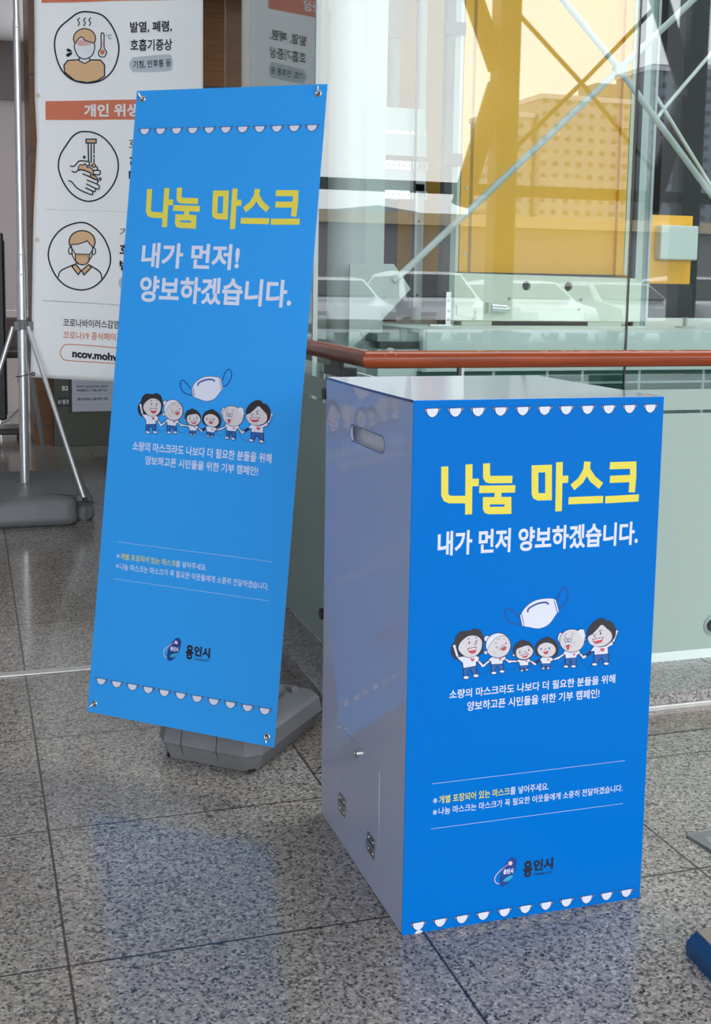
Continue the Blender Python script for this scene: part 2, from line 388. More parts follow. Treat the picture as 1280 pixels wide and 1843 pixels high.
class Print:
    """flat printing on a sheet; surf(u, v, lift) gives the point in space"""
    def __init__(self, surf, base=0.0005, step=0.00013): self.surf = surf; self.mb = MB(); self.mb.fixn = False; self.base = base; self.step = step; self.seq = 0
    def _p(self, pts, layer):
        self.seq += 1; lift = self.base + layer * self.step + (self.seq % 40) * 0.0000025
        return [self.surf(u, v, lift) for u, v in pts]
    def fill(self, pts, m, layer=0, holes=()):
        loops = [[V((u, v, 0)) for u, v in pts]] + [[V((u, v, 0)) for u, v in h] for h in holes]
        flat = [p for lp in ([pts] + list(holes)) for p in lp]
        self.mb.add(self._p(flat, layer), [list(t) for t in tessellate_polygon(loops)], m)
    def rect(self, u0, v0, u1, v1, m, layer=0, nu=1, nv=1):
        pts = [(u0 + (u1 - u0) * i / nu, v0 + (v1 - v0) * j / nv) for j in range(nv + 1) for i in range(nu + 1)]
        self.mb.add(self._p(pts, layer), [[j * (nu + 1) + i, j * (nu + 1) + i + 1, (j + 1) * (nu + 1) + i + 1, (j + 1) * (nu + 1) + i] for j in range(nv) for i in range(nu)], m)
    def line(self, pts, w, m, layer=0, closed=False, cap=False):
        pts = list(pts); k = len(pts)
        if k < 2: return
        L = []; R = []
        for i in range(k):
            a = pts[(i - 1) % k] if (closed or i > 0) else pts[i]; b = pts[(i + 1) % k] if (closed or i < k - 1) else pts[i]
            p = pts[i]
            def nrm(q, r):
                dx, dy = r[0] - q[0], r[1] - q[1]; d = math.hypot(dx, dy) or 1e-9
                return (-dy / d, dx / d)
            n1 = nrm(a, p) if a != p else nrm(p, b); n2 = nrm(p, b) if b != p else n1
            nx, ny = n1[0] + n2[0], n1[1] + n2[1]; q = math.hypot(nx, ny) or 1e-9; nx, ny = nx / q, ny / q
            s = min(2.0, 1 / max(0.35, nx * n1[0] + ny * n1[1])) * w / 2
            L.append((p[0] + nx * s, p[1] + ny * s)); R.append((p[0] - nx * s, p[1] - ny * s))
        vs = self._p(L + R, layer)
        self.mb.add(vs, [[i, (i + 1) % k, k + (i + 1) % k, k + i] for i in range(k if closed else k - 1)], m)
        if cap:
            for p in (pts[0], pts[-1]): self.fill(ell(p[0], p[1], w / 2, n=12), m, layer)
    def text(self, body, u0, v0, u1, v1, m, bold=0.0, layer=0, shear=0.0, mirror=False):
        vs, fs = text_geom(body, bold)
        self.mb.add(self._p([(u0 + (u1 - u0) * x, v0 + (v1 - v0) * y + shear * x) for x, y in vs], layer), fs, m)
    def build(self, name, parent, label=None): return self.mb.build(name, parent, label)

# sketch units -> metres on the printed panel
H4 = hom([0.0004962464, 1.103752e-05, -0.02918356, 7.379525e-06, 0.0004672187, -0.0646471, -6.589312e-05, -2.683105e-05])
H5 = hom([0.0003831884, 8.522886e-06, 0.02627669, 5.698275e-06, 0.000360774, 0.3409519, -5.088093e-05, -2.071823e-05])
H6 = hom([0.0004609102, 1.025158e-05, -0.0361108, 6.854051e-06, 0.0004339494, 0.6878192, -6.120106e-05, -2.492049e-05])
def HA(x, y): return H5(91.4 + 0.4048 * x, 243.8 + 0.4048 * y)
def HB(x, y): return H5(579.1 + 0.4286 * x, 182.9 + 0.4286 * y)
def HL(x, y): return H6(460.8 + 0.26 * x, 486.4 + 0.26 * y)

def art_title(P, T):
    w = 0.0150 * T(0, 0, True)
    S = lambda pts, ww=False: P.line([T(*H4(*p)) for p in pts], w, M_PYEL, 0, closed=ww)
    rnd = lambda pts: S(smooth_loop(pts, 5, False))
    S([(183, 410), (183, 525), (190, 540), (205, 546), (272, 546)])
    S([(283, 401), (281, 607)]); S([(296, 476), (323, 475)])
    S([(355, 397), (355, 452), (360, 461), (372, 464), (461, 463)])
    S([(325, 504), (473, 502)])
    S([(402, 504), (402, 548)])
    S([(443, 590), (443, 550), (354, 551), (354, 580), (358, 588), (368, 591)], True)
    S([(610, 534), (610, 418), (554, 420), (554, 520), (558, 530), (570, 535)], True)
    S([(655, 392), (651, 594)]); S([(667, 463), (691, 462)])
    S([(770, 390), (766, 425), (742, 467), (708, 496)]); S([(768, 425), (792, 462), (826, 490)])
    S([(692, 551), (834, 545)])
    S([(862, 407), (958, 404), (958, 450), (952, 516)]); S([(862, 463), (956, 459)]); S([(843, 547), (981, 539)])

def heart(cx, cy, s):
    return [(cx + s * 0.032 * 16 * math.sin(t) ** 3, cy - s * 0.032 * (13 * math.cos(t) - 5 * math.cos(2 * t) - 2 * math.cos(3 * t) - math.cos(4 * t))) for t in [2 * math.pi * i / 24 for i in range(24)]]

def art_family(P, T):
    k = T(0, 0, True)
    def mk(Hf, unit):
        def F(pts, m, layer, smooth=True, out=0.0):
            q = smooth_loop(pts, 5) if smooth else pts
            q = [T(*Hf(*p)) for p in q]
            if out: P.line(q, out * unit * k, M_PNAVY, layer - 0.4, closed=True)
            P.fill(q, m, layer)
        def L(pts, w, m, layer, smooth=False, cap=True):
            q = smooth_loop(pts, 5, False) if smooth else pts
            P.line([T(*Hf(*p)) for p in q], w * unit * k, m, layer, cap=cap)
        return F, L
    F, L = mk(HA, 0.00017)
    def arm(L, a, b, w=22, hand=None):
        L([a, b], w + 20, M_PNAVY, 2.0); L([a, b], w, M_PWHITE, 2.6)
        h = b if hand is None else hand
        L([(h[0] - 2, h[1]), (h[0] + 2, h[1])], w * 1.3, M_PWHITE, 2.7)
    def legs(F, pants, shoes, sw=(35, 19)):
        F(pants, M_PJEAN, 3.2, False, 22)
        for s in shoes: F(ell(s[0], s[1], *sw), M_PWHITE, 3.8, False, 18)
    # mother
    F([(170, 400), (215, 330), (230, 270), (290, 205), (370, 195), (420, 190), (480, 165), (550, 185), (580, 240), (600, 330), (590, 420), (588, 475), (550, 500), (500, 530), (300, 560), (230, 570), (175, 510), (165, 440)], M_PHAIR, 1, True, 16)
    arm(L, (247, 535), (205, 395), 26)
    arm(L, (520, 585), (588, 660), 24)
    F([(240, 545), (330, 535), (420, 545), (500, 525), (540, 550), (525, 605), (498, 600), (495, 660), (330, 690), (320, 620)], M_PWHITE, 4, False, 20)
    legs(F, [(335, 692), (495, 667), (502, 775), (465, 782), (440, 715), (415, 705), (385, 720), (378, 797), (335, 805)], [(365, 818), (497, 795)])
    F([(270, 455), (262, 400), (300, 330), (380, 265), (450, 250), (520, 265), (570, 310), (578, 380), (560, 450), (510, 510), (420, 545), (340, 525)], M_PSKIN, 5, True, 14)
    F([(390, 425), (500, 410), (485, 478), (440, 492), (405, 470)], M_PRED, 6, False, 10); F([(395, 430), (496, 415), (488, 442), (402, 452)], M_PWHITE, 6.6, False)
    F(ell(405, 348, 8, 19), M_PNAVY, 6, False); F(ell(505, 325, 7, 17), M_PNAVY, 6, False)
    L([(385, 300), (410, 288)], 9, M_PNAVY, 6); L([(490, 275), (510, 285)], 8, M_PNAVY, 6); L([(478, 345), (498, 350), (496, 376), (476, 378)], 7, M_PNAVY, 6, True)
    P.fill([T(*HA(*p)) for p in heart(450, 578, 52)], M_PRED, 6)
    # grandmother
    F(ell(652, 295, 42, 40), M_PWHITE, 1, False, 18); F(ell(632, 482, 22), M_PSKIN, 1, False, 14)
    arm(L, (680, 592), (602, 658), 22); arm(L, (900, 570), (952, 608), 20)
    F([(665, 580), (710, 545), (890, 535), (902, 565), (858, 590), (855, 630), (712, 640), (700, 595)], M_PWHITE, 4, False, 18)
    legs(F, [(712, 643), (858, 632), (866, 722), (830, 728), (800, 670), (785, 660), (762, 680), (755, 747), (712, 752)], [(740, 757), (850, 737)], (32, 16))
    F(ell(800, 385, 166, 166), M_PWHITE, 5, False, 16)
    F([(650, 455), (690, 370), (760, 290), (840, 255), (905, 265), (950, 320), (962, 390), (945, 450), (890, 515), (810, 548), (730, 535), (680, 505)], M_PSKIN, 5.7, True, 10)
    F([(838, 430), (870, 408), (903, 402), (895, 440), (860, 453)], M_PRED, 7, False, 9)
    L([(762, 408), (780, 400), (790, 415), (778, 425)], 6, M_PNAVY, 7, True); F(ell(905, 352, 10), M_PNAVY, 7, False)
    L([(755, 362), (775, 348)], 6, M_PNAVY, 7); L([(868, 300), (890, 303)], 6, M_PNAVY, 7); L([(780, 305), (830, 288)], 5, M_PNAVY, 7)
    L([(815, 450), (830, 410), (860, 385), (875, 370), (890, 375)], 6, M_PNAVY, 7, True)
    for q in ((735, 470), (760, 475), (748, 498)): F(ell(q[0], q[1], 4), M_PBLK, 7, False)
    P.fill([T(*HA(*p)) for p in heart(825, 572, 34)], M_PRED, 6)
    # boy
    F(ell(1015, 515, 18), M_PSKIN, 1, False, 14)
    arm(L, (1050, 600), (968, 600), 18); arm(L, (1235, 592), (1300, 640), 18)
    F([(1050, 590), (1090, 575), (1210, 560), (1242, 598), (1205, 612), (1205, 650), (1095, 658), (1088, 618)], M_PWHITE, 4, False, 14)
    legs(F, [(1098, 660), (1202, 650), (1196, 706), (1172, 702), (1155, 690), (1132, 695), (1130, 714), (1105, 718)], [(1120, 725), (1187, 714)], (19, 9))
    F(ell(1142, 452, 136, 130), M_PHAIR, 5, False, 12)
    F([(1040, 500), (1050, 440), (1100, 412), (1200, 385), (1255, 425), (1270, 470), (1240, 530), (1170, 570), (1100, 565), (1055, 540)], M_PSKIN, 5.7, True)
    F([(1110, 518), (1203, 493), (1190, 535), (1140, 550)], M_PRED, 7, False, 8); F([(1116, 522), (1198, 498), (1192, 514), (1125, 534)], M_PWHITE, 7.4, False)
    F(ell(1090, 478, 8, 15), M_PNAVY, 7, False); F(ell(1212, 445, 8, 15), M_PNAVY, 7, False); L([(1150, 478), (1165, 466), (1180, 478)], 6, M_PNAVY, 7, True)
    L([(1080, 448), (1100, 440)], 5, M_PNAVY, 7); L([(1200, 415), (1215, 412)], 5, M_PNAVY, 7)
    L([(1130, 325), (1120, 300)], 7, M_PNAVY, 5); L([(1130, 325), (1142, 302)], 7, M_PNAVY, 5); L([(1125, 325), (1100, 312)], 7, M_PNAVY, 5)
    P.fill([T(*HA(*p)) for p in heart(1182, 602, 26)], M_PRED, 6)
    F, L = mk(HB, 0.00018)
    # girl
    arm(L, (150, 692), (82, 740), 18); arm(L, (30, 705), (78, 740), 16); arm(L, (318, 690), (378, 668), 18)
    F([(150, 690), (180, 655), (290, 648), (322, 690), (285, 708), (280, 735), (172, 735), (170, 705)], M_PWHITE, 4, False, 14)
    legs(F, [(178, 738), (278, 733), (272, 790), (246, 790), (225, 757), (208, 790), (182, 790)], [(192, 799), (256, 796)], (19, 9))
    F([(100, 600), (95, 530), (130, 460), (200, 415), (260, 408), (330, 440), (380, 510), (380, 590), (350, 640), (250, 655), (135, 640)], M_PHAIR, 5, True, 12)
    F(ell(235, 562, 116, 93), M_PSKIN, 5.7, False)
    F([(195, 590), (257, 578), (245, 608), (215, 616)], M_PRED, 7, False, 7)
    F(ell(165, 550, 8, 14), M_PNAVY, 7, False); F(ell(268, 541, 8, 14), M_PNAVY, 7, False); L([(208, 560), (220, 550), (230, 560)], 6, M_PNAVY, 7, True)
    L([(240, 410), (230, 385)], 7, M_PNAVY, 5); L([(245, 410), (262, 390)], 7, M_PNAVY, 5)
    P.fill([T(*HB(*p)) for p in heart(255, 690, 26)], M_PRED, 6)
    # grandfather
    F([(385, 400), (400, 355), (425, 345), (440, 380), (420, 460), (400, 465), (382, 430)], M_PWHITE, 1, True, 16)
    arm(L, (455, 620), (388, 664), 20); arm(L, (655, 605), (708, 660), 20)
    F([(450, 608), (470, 575), (650, 570), (666, 603), (620, 628), (612, 660), (480, 668), (478, 628)], M_PWHITE, 4, False, 16)
    legs(F, [(485, 670), (610, 663), (610, 768), (575, 768), (550, 690), (530, 680), (515, 768), (482, 765)], [(483, 775), (580, 773)], (28, 14))
    F(ell(560, 445, 155, 145), M_PSKIN, 5, False, 14)
    F(ell(718, 425, 20, 28), M_PSKIN, 4.8, False, 12)
    F([(640, 320), (665, 302), (710, 305), (722, 350), (730, 385), (705, 440), (690, 400), (665, 370), (640, 345)], M_PWHITE, 5.8, True, 14)
    for x0, x1 in ((465, 502), (512, 549)): L([(x0, 420), (x1, 418), (x1, 455), (x0, 457), (x0, 420)], 6, M_PNAVY, 7.4)
    F([(485, 500), (530, 498), (522, 545), (508, 562), (492, 545)], M_PRED, 6.6, False, 7)
    F([(462, 522), (480, 480), (512, 465), (545, 485), (558, 524), (530, 498), (512, 490), (490, 500)], M_PWHITE, 7.4, False, 8)
    L([(470, 385), (472, 405)], 7, M_PNAVY, 7); L([(556, 380), (554, 402)], 7, M_PNAVY, 7); L([(468, 365), (490, 355)], 6, M_PNAVY, 7); L([(562, 350), (582, 358)], 6, M_PNAVY, 7)
    for q in ((578, 480), (597, 462), (595, 497)): F(ell(q[0], q[1], 4), M_PBLK, 7, False)
    P.fill([T(*HB(*p)) for p in heart(585, 622, 32)], M_PRED, 6)
    # father
    arm(L, (1090, 450), (1133, 328), 24); arm(L, (805, 588), (728, 648), 22)
    F([(800, 580), (840, 520), (980, 515), (1070, 455), (1088, 490), (1015, 530), (1020, 610), (850, 625), (850, 575)], M_PWHITE, 4, False, 18)
    legs(F, [(850, 630), (1020, 618), (1028, 733), (985, 740), (950, 665), (920, 660), (885, 740), (850, 735)], [(850, 748), (1000, 738)], (32, 16))
    F([(765, 390), (762, 330), (800, 250), (870, 185), (950, 160), (1010, 200), (1040, 195), (1090, 240), (1115, 310), (1110, 380), (1080, 430), (1000, 500), (900, 520), (800, 480)], M_PHAIR, 5, True, 14)
    F([(768, 395), (766, 435), (800, 490), (880, 520), (980, 503), (1050, 450), (1072, 400), (1060, 340), (1000, 285), (940, 242), (880, 300), (820, 358)], M_PSKIN, 5.7, True, 8)
    F([(825, 430), (960, 402), (935, 462), (870, 480), (838, 464)], M_PRED, 7, False, 9); F([(832, 433), (954, 407), (944, 427), (840, 452)], M_PWHITE, 7.4, False)
    F(ell(925, 350, 8, 20), M_PNAVY, 7, False); F(ell(825, 352, 6, 16), M_PNAVY, 7, False)
    L([(868, 362), (845, 372), (845, 395), (865, 400)], 7, M_PNAVY, 7, True); L([(905, 322), (945, 306)], 8, M_PNAVY, 7)
    P.fill([T(*HB(*p)) for p in heart(950, 560, 56)], M_PRED, 6)
    L([(890, 615), (905, 585), (935, 575)], 5, M_PRED, 6, True)
    # thread from heart to heart
    for a, b, c in (((510, 690), (600, 772), (700, 640)), ((870, 650), (970, 722), (1070, 635))):
        P.line([T(*HA(*p)) for p in smooth_loop([a, ((a[0] + b[0]) / 2 - 8, (a[1] + b[1]) / 2 + 18), b, ((b[0] + c[0]) / 2 + 8, (b[1] + c[1]) / 2 + 18), c], 5, False)], 0.0006 * k, M_PNAVY, 0)
    for a, b, c in (((30, 740), (90, 800), (160, 740)), ((310, 720), (385, 768), (460, 660)), ((660, 650), (740, 765), (815, 762))):
        P.line([T(*HB(*p)) for p in smooth_loop([a, ((a[0] + b[0]) / 2 - 8, (a[1] + b[1]) / 2 + 18), b, ((b[0] + c[0]) / 2 + 8, (b[1] + c[1]) / 2 + 18), c], 5, False)], 0.0006 * k, M_PNAVY, 0)

def art_bigmask(P, T):
    k = T(0, 0, True)
    def L(pts, w, m, ly, closed=False): P.line([T(*H5(*p)) for p in smooth_loop(pts, 6, closed)], w * 0.00040 * k, m, ly, closed=closed)
    L([(537, 248), (500, 215), (470, 195), (455, 212), (460, 250), (490, 278), (545, 284)], 6.5, M_PBLUE, 0)
    L([(742, 160), (755, 110), (780, 82), (798, 100), (795, 140), (775, 180), (748, 198)], 6.5, M_PBLUE, 0)
    body = [(540, 238), (562, 195), (610, 158), (670, 144), (727, 150), (742, 205), (725, 240), (690, 285), (640, 306), (590, 300), (552, 288)]
    L(body, 6.5, M_PBLUE, 1, True); P.fill([T(*H5(*p)) for p in smooth_loop(body, 6)], M_PWHITE, 2)
    L([(577, 218), (583, 197), (630, 171), (676, 164), (691, 175)], 9, M_PBLUE, 3)
    for a, b in (((538, 232), (551, 292)), ((727, 152), (744, 216))):
        P.line([T(*H5(*a)), T(*H5(*b))], 0.0062 * k, M_PBLUE, 3); P.line([T(*H5(*a)), T(*H5(*b))], 0.0030 * k, M_PWHITE, 4)

def art_masks(P, u0, u1, vc, w, h, n=11):
    for i in range(n):
        cu = u0 + (u1 - u0) * i / (n - 1)
        t = lambda pts: [(cu + (x - 167) / 285 * w, vc + (y - 252) / 185 * h) for x, y in pts]
        body = [(72, 194), (265, 190), (258, 250), (228, 300), (168, 336), (112, 308), (78, 255)]
        P.fill(t(ell(50, 215, 18, 48, -0.25, 14)), M_PNAVY, 0); P.fill(t(ell(288, 210, 18, 50, 0.35, 14)), M_PNAVY, 0)
        P.fill(t(ell(51, 217, 8, 33, -0.25, 12)), M_PEAR, 1); P.fill(t(ell(287, 212, 8, 34, 0.35, 12)), M_PEAR, 1)
        q = [(72, 194), (265, 190)] + smooth_loop([(265, 190), (258, 250), (225, 304), (168, 334), (112, 308), (78, 255), (72, 194)], 4, False)[1:-1]
        P.line(t(q), w * 0.07, M_PNAVY, 2, closed=True); P.fill(t(q), M_PWHITE, 3)

def art_logo(P, T):
    k = T(0, 0, True)
    f = lambda pts: [T(*HL(*p)) for p in pts]
    P.line(f(smooth_loop([(345, 245), (235, 325), (130, 430), (98, 515), (130, 578), (190, 588)], 5, False)), 0.0016 * k, M_PPINK, 0)
    P.fill(f(smooth_loop([(420, 120), (478, 150), (485, 230), (460, 350), (400, 480), (320, 590), (240, 635), (192, 608), (182, 530), (215, 380), (290, 240), (360, 150)], 5)), M_PBLUE, 1)
    P.line(f(smooth_loop([(350, 240), (300, 270), (245, 318)], 5, False)), 0.0010 * k, M_PPINK, 2)
    P.fill(f(ell(375, 225, 36)), M_PPINK, 2)
    P.fill(f(smooth_loop([(245, 547), (290, 488), (350, 455), (420, 433), (392, 490), (330, 540)], 5)), M_PTEAL, 2)
    def tx(body, tl, br, m, bold, layer):
        a, b = T(*HL(*tl)), T(*HL(*br)); P.text(body, a[0], a[1], b[0], b[1], m, bold, layer)
    tx('용인시', (252, 335), (425, 402), M_PWHITE, 0.05, 2)
    tx('용', (610, 197), (762, 462), M_PBLK, 0.045, 1)
    tx('인시', (790, 168), (1130, 322), M_PBLK, 0.045, 1)
    tx('YONGIN CITY', (792, 408), (1118, 404), M_PBLK, 0.01, 1)

def scale_map(b0, b1):
    """box artwork (u, v) rectangle b0 -> sheet rectangle b1; T(0, 0, True) gives the scale"""
    sx = (b1[2] - b1[0]) / (b0[2] - b0[0]); sy = (b1[3] - b1[1]) / (b0[3] - b0[1])
    def T(u, v, scale=False):
        if scale: return sx
        return (b1[0] + (u - b0[0]) * sx, b1[1] + (v - b0[1]) * sy)
    return T
IDENT = scale_map((0, 0, 1, 1), (0, 0, 1, 1))

# ================================================================== SETTING
struct(MB().box(-6, 12.5, -5.2, 12.5, -0.2, 0.0, M_FLOOR), 'floor')
# brown border tiles around the balustrade plinth
PX, PY = 1.02, 3.17                 # plinth edges
bt = MB()
bt.add([(TX + TSX, PY - 0.184, 0.0008), (6, PY - 0.184, 0.0008), (6, PY, 0.0008), (PX, PY, 0.0008)], [[0, 1, 2, 3]], M_BORDER)
bt.add([(TX + TSX, PY - 0.184, 0.0008), (PX, PY, 0.0008), (PX, 9.0, 0.0008), (TX + TSX, 9.0, 0.0008)], [[0, 1, 2, 3]], M_BORDER)
struct(bt, 'trim_1')
jt = MB()
for a, b in (((TX + TSX, PY - 0.184), (6, PY - 0.184)), ((TX + TSX, PY - 0.184), (PX, PY)), ((TX + TSX, PY - 0.184), (TX + TSX, 9.0)), ((TX + TSX, 3.02), (PX - 0.02, 3.02 + 0.0))):
    a, b = V((*a, 0.0012)), V((*b, 0.0012)); d = (b - a).normalized().cross(V((0, 0, 1))) * 0.002
    jt.add([a - d, b - d, b + d, a + d], [[0, 1, 2, 3]], M_DKGREY)
struct(jt, 'trim_2')
# granite plinth, L-shaped, 5 cm high, and its white skirting on the right
pl = MB()
pl.prism([(PX, PY, 0.001), (6, PY, 0.001), (6, 3.62, 0.001), (1.36, 3.62, 0.001), (1.36, 9.0, 0.001), (PX, 9.0, 0.001)], (0, 0, 0.05), M_PLINTH)
for y in (3.95, 4.42, 5.0): pl.box(PX - 0.0003, 1.36, y, y + 0.003, 0.04, 0.0516, M_DKGREY)
for x in (1.22, 2.38, 3.3): pl.box(x, x + 0.003, PY - 0.0003, 3.6, 0.02, 0.0516, M_DKGREY)
struct(pl, 'trim_3')
struct(MB().box(1.0, 6, PY - 0.012, PY - 0.0005, 0.0, 0.016, M_METALSTRIP, 0.002), 'trim_4')
struct(MB().box(-6, 1.018, 4.015, 4.056, 0.0, 0.006, M_METALSTRIP, 0.002), 'trim_5')
# lobby walls and ceiling, plus unseen parts set for the light
struct(MB().box(-6, 1.2, 12.5, 12.7, 0, 3.02, M_WALL).box(-6, 1.2, 12.44, 12.7, 3.02, 3.57, M_WALLDK), 'wall_back')
struct(MB().box(-6.2, -6, -5.2, 12.7, 0, 7, M_WALL), 'wall_left')
struct(MB().box(9.75, 9.95, -4.4, 9.6, 0, 7, M_WALL), 'wall_right_added')  # unseen wall added to stop daylight flooding in from the right
struct(MB().box(-6, 2.2, 9.0, 12.7, 3.57, 3.75, M_CEIL).box(-6.2, 2.2, 8.9, 9.0, 3.57, 7.0, M_CEIL), 'ceiling')
struct(MB().box(-6.2, 12.5, -5.2, 2.6, 7.0, 7.2, M_CEIL).box(-6.2, 1.3, 2.6, 9.0, 7.0, 7.2, M_CEIL).box(1.3, 12.5, 6.2, 9.8, 7.0, 7.2, M_CEIL), 'ceiling_high')  # unseen roof, its opening sized to set the daylight on shaft and lobby
struct(MB().box(2.21, 12.5, 9.72, 9.9, 0, 7, M_DARKWALL), 'wall_shaft_back')
# veneered pillar wall with its dark joints
pw = MB().box(0.487, 2.2, 9.72, 10.5, 0, 3.57, M_PILLAR)
for z in (0.155, 1.138, 1.714, 2.274, 2.842): pw.box(0.484, 2.2, 9.717, 10.4, z - 0.006, z + 0.006, M_DKGREY)
struct(pw, 'wall_pillar')

# window wall behind the camera, with steel columns, transoms and struts
ww = thing('window_1', 'dark steel framed window wall', 'window', (0, -4.5, 0)); ww['kind'] = 'structure'
for k in ('label', 'category'): del ww[k]
YW = -4.5
MB().box(-6, -4.2, YW - 0.1, YW + 0.1, 0, 7, M_WALL).box(0.6, 9.75, YW - 0.1, YW + 0.1, 5.3, 7, M_WALL).build('light_stop_panel', ww)  # unseen panels shaped to limit the daylight coming through the window
for xc in (-2.4, 0.6, 3.6, 6.52, 9.23):
    MB().box(xc - 0.14, xc + 0.14, YW - 0.14, YW + 0.14, 0, 7, M_STRUCT).build('steel_column', ww)
tb = MB().box(-4.2, 9.75, YW - 0.05, YW + 0.05, 2.43, 2.57, M_STRUCT); tb.build('transom', ww)
for xc in (6.52, 9.23):
    s = MB()
    for p0, p1 in (((xc - 0.1, YW, 4.0), (xc - 0.75, YW, 5.5)), ((xc - 0.1, YW, 3.8), (xc - 0.55, YW, 2.3))):
        s.cyl(p0, p1, 0.13, M_STRUCT, 12)
    s.build('inclined_strut', ww)
s = MB()
for p0, p1 in (((7.6, YW, 3.9), (6.5, YW, 4.84)), ((7.6, YW, 3.9), (6.4, YW, 2.76)), ((7.6, YW, 3.9), (8.7, YW, 2.85)), ((7.6, YW, 3.9), (8.7, YW, 5.0))): s.cyl(p0, p1, 0.03, M_STRUCT, 8)
s.build('cross_brace', ww)

# ================================================================== ELEVATOR SHAFT
GX, GY = 1.386, 4.88
struct(MB().box(GX, 2.876, GY, GY + 0.012, -0.5, 6.8, G_SHAFT).box(2.884, 6.5, GY, GY + 0.012, -0.5, 6.8, G_SHAFT), 'window_2')
struct(MB().box(GX, GX + 0.004, GY + 0.014, 6.75, -0.5, 6.8, G_SHAFT), 'window_3')
struct(MB().box(2.8765, 2.8835, GY, GY + 0.012, -0.5, 6.8, M_DKGREY), 'trim_6')
struct(MB().box(GX - 0.004, GX + 0.016, GY - 0.002, GY + 0.0135, -0.5, 6.8, M_PALE), 'trim_7')

t = thing('support_column', 'thick white round steel column behind the shaft glass, left of the lift frame', 'column', (1.655, 5.25, -0.4))
MB().cyl((1.655, 5.25, -0.4), (1.655, 5.25, 6.6), 0.10, M_WCOL, 40).build('shaft', t)
MB().box(1.70, 1.79, 5.16, 5.20, -0.4, 6.6, M_PALE).build('flange', t)
t = thing('cross_bracing', 'crossed pale steel tie rods in front of the yellow lift cabin', 'bracing', (2.88, 5.06, 0.6))
C0 = V((2.881, 5.05, 2.309))
for nm, e in (('tie_rod', (1.80, 5.05, 1.325)), ('tie_rod', (1.94, 5.05, 3.2)), ('tie_rod', (4.02, 5.05, 3.35)), ('tie_rod', (4.1, 5.05, 1.04))):
    MB().cyl(C0, e, 0.015, M_PALE, 14).build(nm, t)
MB().cyl((C0.x, 5.03, C0.z), (C0.x, 5.07, C0.z), 0.03, M_PALE, 20).build('hub', t)
MB().prism([(1.60, 5.06, 1.398), (1.802, 5.06, 1.402), (1.885, 5.06, 1.293), (1.732, 5.06, 1.132), (1.60, 5.06, 1.02)], (0, 0.014, 0), M_PALE).build('gusset_plate', t)
t = thing('cross_bracing', 'thinner crossed tie rods deep in the dark part of the shaft', 'bracing', (4.70, 7.6, 0.6))
for e in ((3.6, 3.92), (5.9, 3.9), (3.7, 1.2), (5.8, 1.2)):
    MB().cyl((4.70, 7.6, 2.56), (e[0], 7.6, e[1]), 0.014, M_PALE, 12).build('tie_rod', t)

# guide frame: dark steel channel, bright aluminium upright, perforated bars, box panel
t = thing('guide_channel', 'dark grey lift guide channel beside the yellow cabin', 'rail', (2.2, 5.42, 0.9))
MB().box(2.161, 2.20, 5.38, 5.43, 0.9, 6.6, M_DKGREY).box(2.20, 2.236, 5.40, 5.43, 0.9, 6.6, M_GREENGREY).build('channel', t)
for z in (1.9, 2.5, 3.1): MB().box(2.15, 2.25, 5.37, 5.379, z - 0.03, z + 0.03, M_DKGREY, 0.003).build('rail_clip', t)
t = thing('counterweight_frame', 'bright aluminium counterweight frame between white column and guide channel', 'frame', (2.02, 5.6, 0.9))
b = MB().box(2.096, 2.146, 5.60, 5.64, 1.2, 1.80, M_ALU)
for z in (1.26, 1.42, 1.62, 1.74): b.cyl((2.12, 5.598, z), (2.12, 5.601, z), 0.006, M_DKGREY, 10)
b.build('upright', t)
b = MB().box(1.92, 2.155, 5.60, 5.66, 1.755, 1.875, M_WCOL, 0.004); b.build('box_panel', t)
for z in (1.885, 1.745):
    b = MB().box(1.91, 2.16, 5.595, 5.62, z - 0.02, z + 0.02, M_ALU)
    for i in range(9): b.cyl((1.93 + i * 0.027, 5.5945, z), (1.93 + i * 0.027, 5.596, z), 0.005, M_DKGREY, 10)
    b.build('perforated_bar', t)
MB().box(1.915, 2.155, 5.60, 5.66, 1.93, 2.035, M_WCOL, 0.004).box(1.915, 2.155, 5.61, 5.65, 2.035, 2.05, M_ALU).build('upper_panel', t)
MB().box(1.915, 2.155, 5.62, 5.66, 2.05, 2.16, M_PALE, 0.004).build('cover', t)
MB().cyl((2.085, 5.57, 1.15), (2.075, 5.57, 6.5), 0.006, M_DKGREY, 8).build('wire_rope', t)
MB().box(1.90, 2.12, 5.9, 5.95, 0.95, 1.74, M_DKGREY).build('back_plate', t)
MB().box(2.17, 2.20, 5.75, 5.8, 0.95, 6.5, M_PALE).build('side_upright', t)
t = thing('lift_rail', 'pale vertical lift rail with a wide bright panel above the aluminium frame', 'rail', (2.0, 6.3, 0.5))
MB().box(1.86, 2.25, 6.3, 6.34, 2.75, 3.6, M_WCOL).build('upper_panel', t)
MB().box(2.21, 2.25, 6.28, 6.34, 0.5, 6.4, M_PALE).build('upright', t)
MB().prism([(1.9, 6.25, 2.95), (2.18, 6.25, 2.62), (2.25, 6.25, 2.62), (2.25, 6.25, 2.8), (2.1, 6.25, 3.05)], (0, 0.03, 0), M_GREENGREY).build('bracket', t)

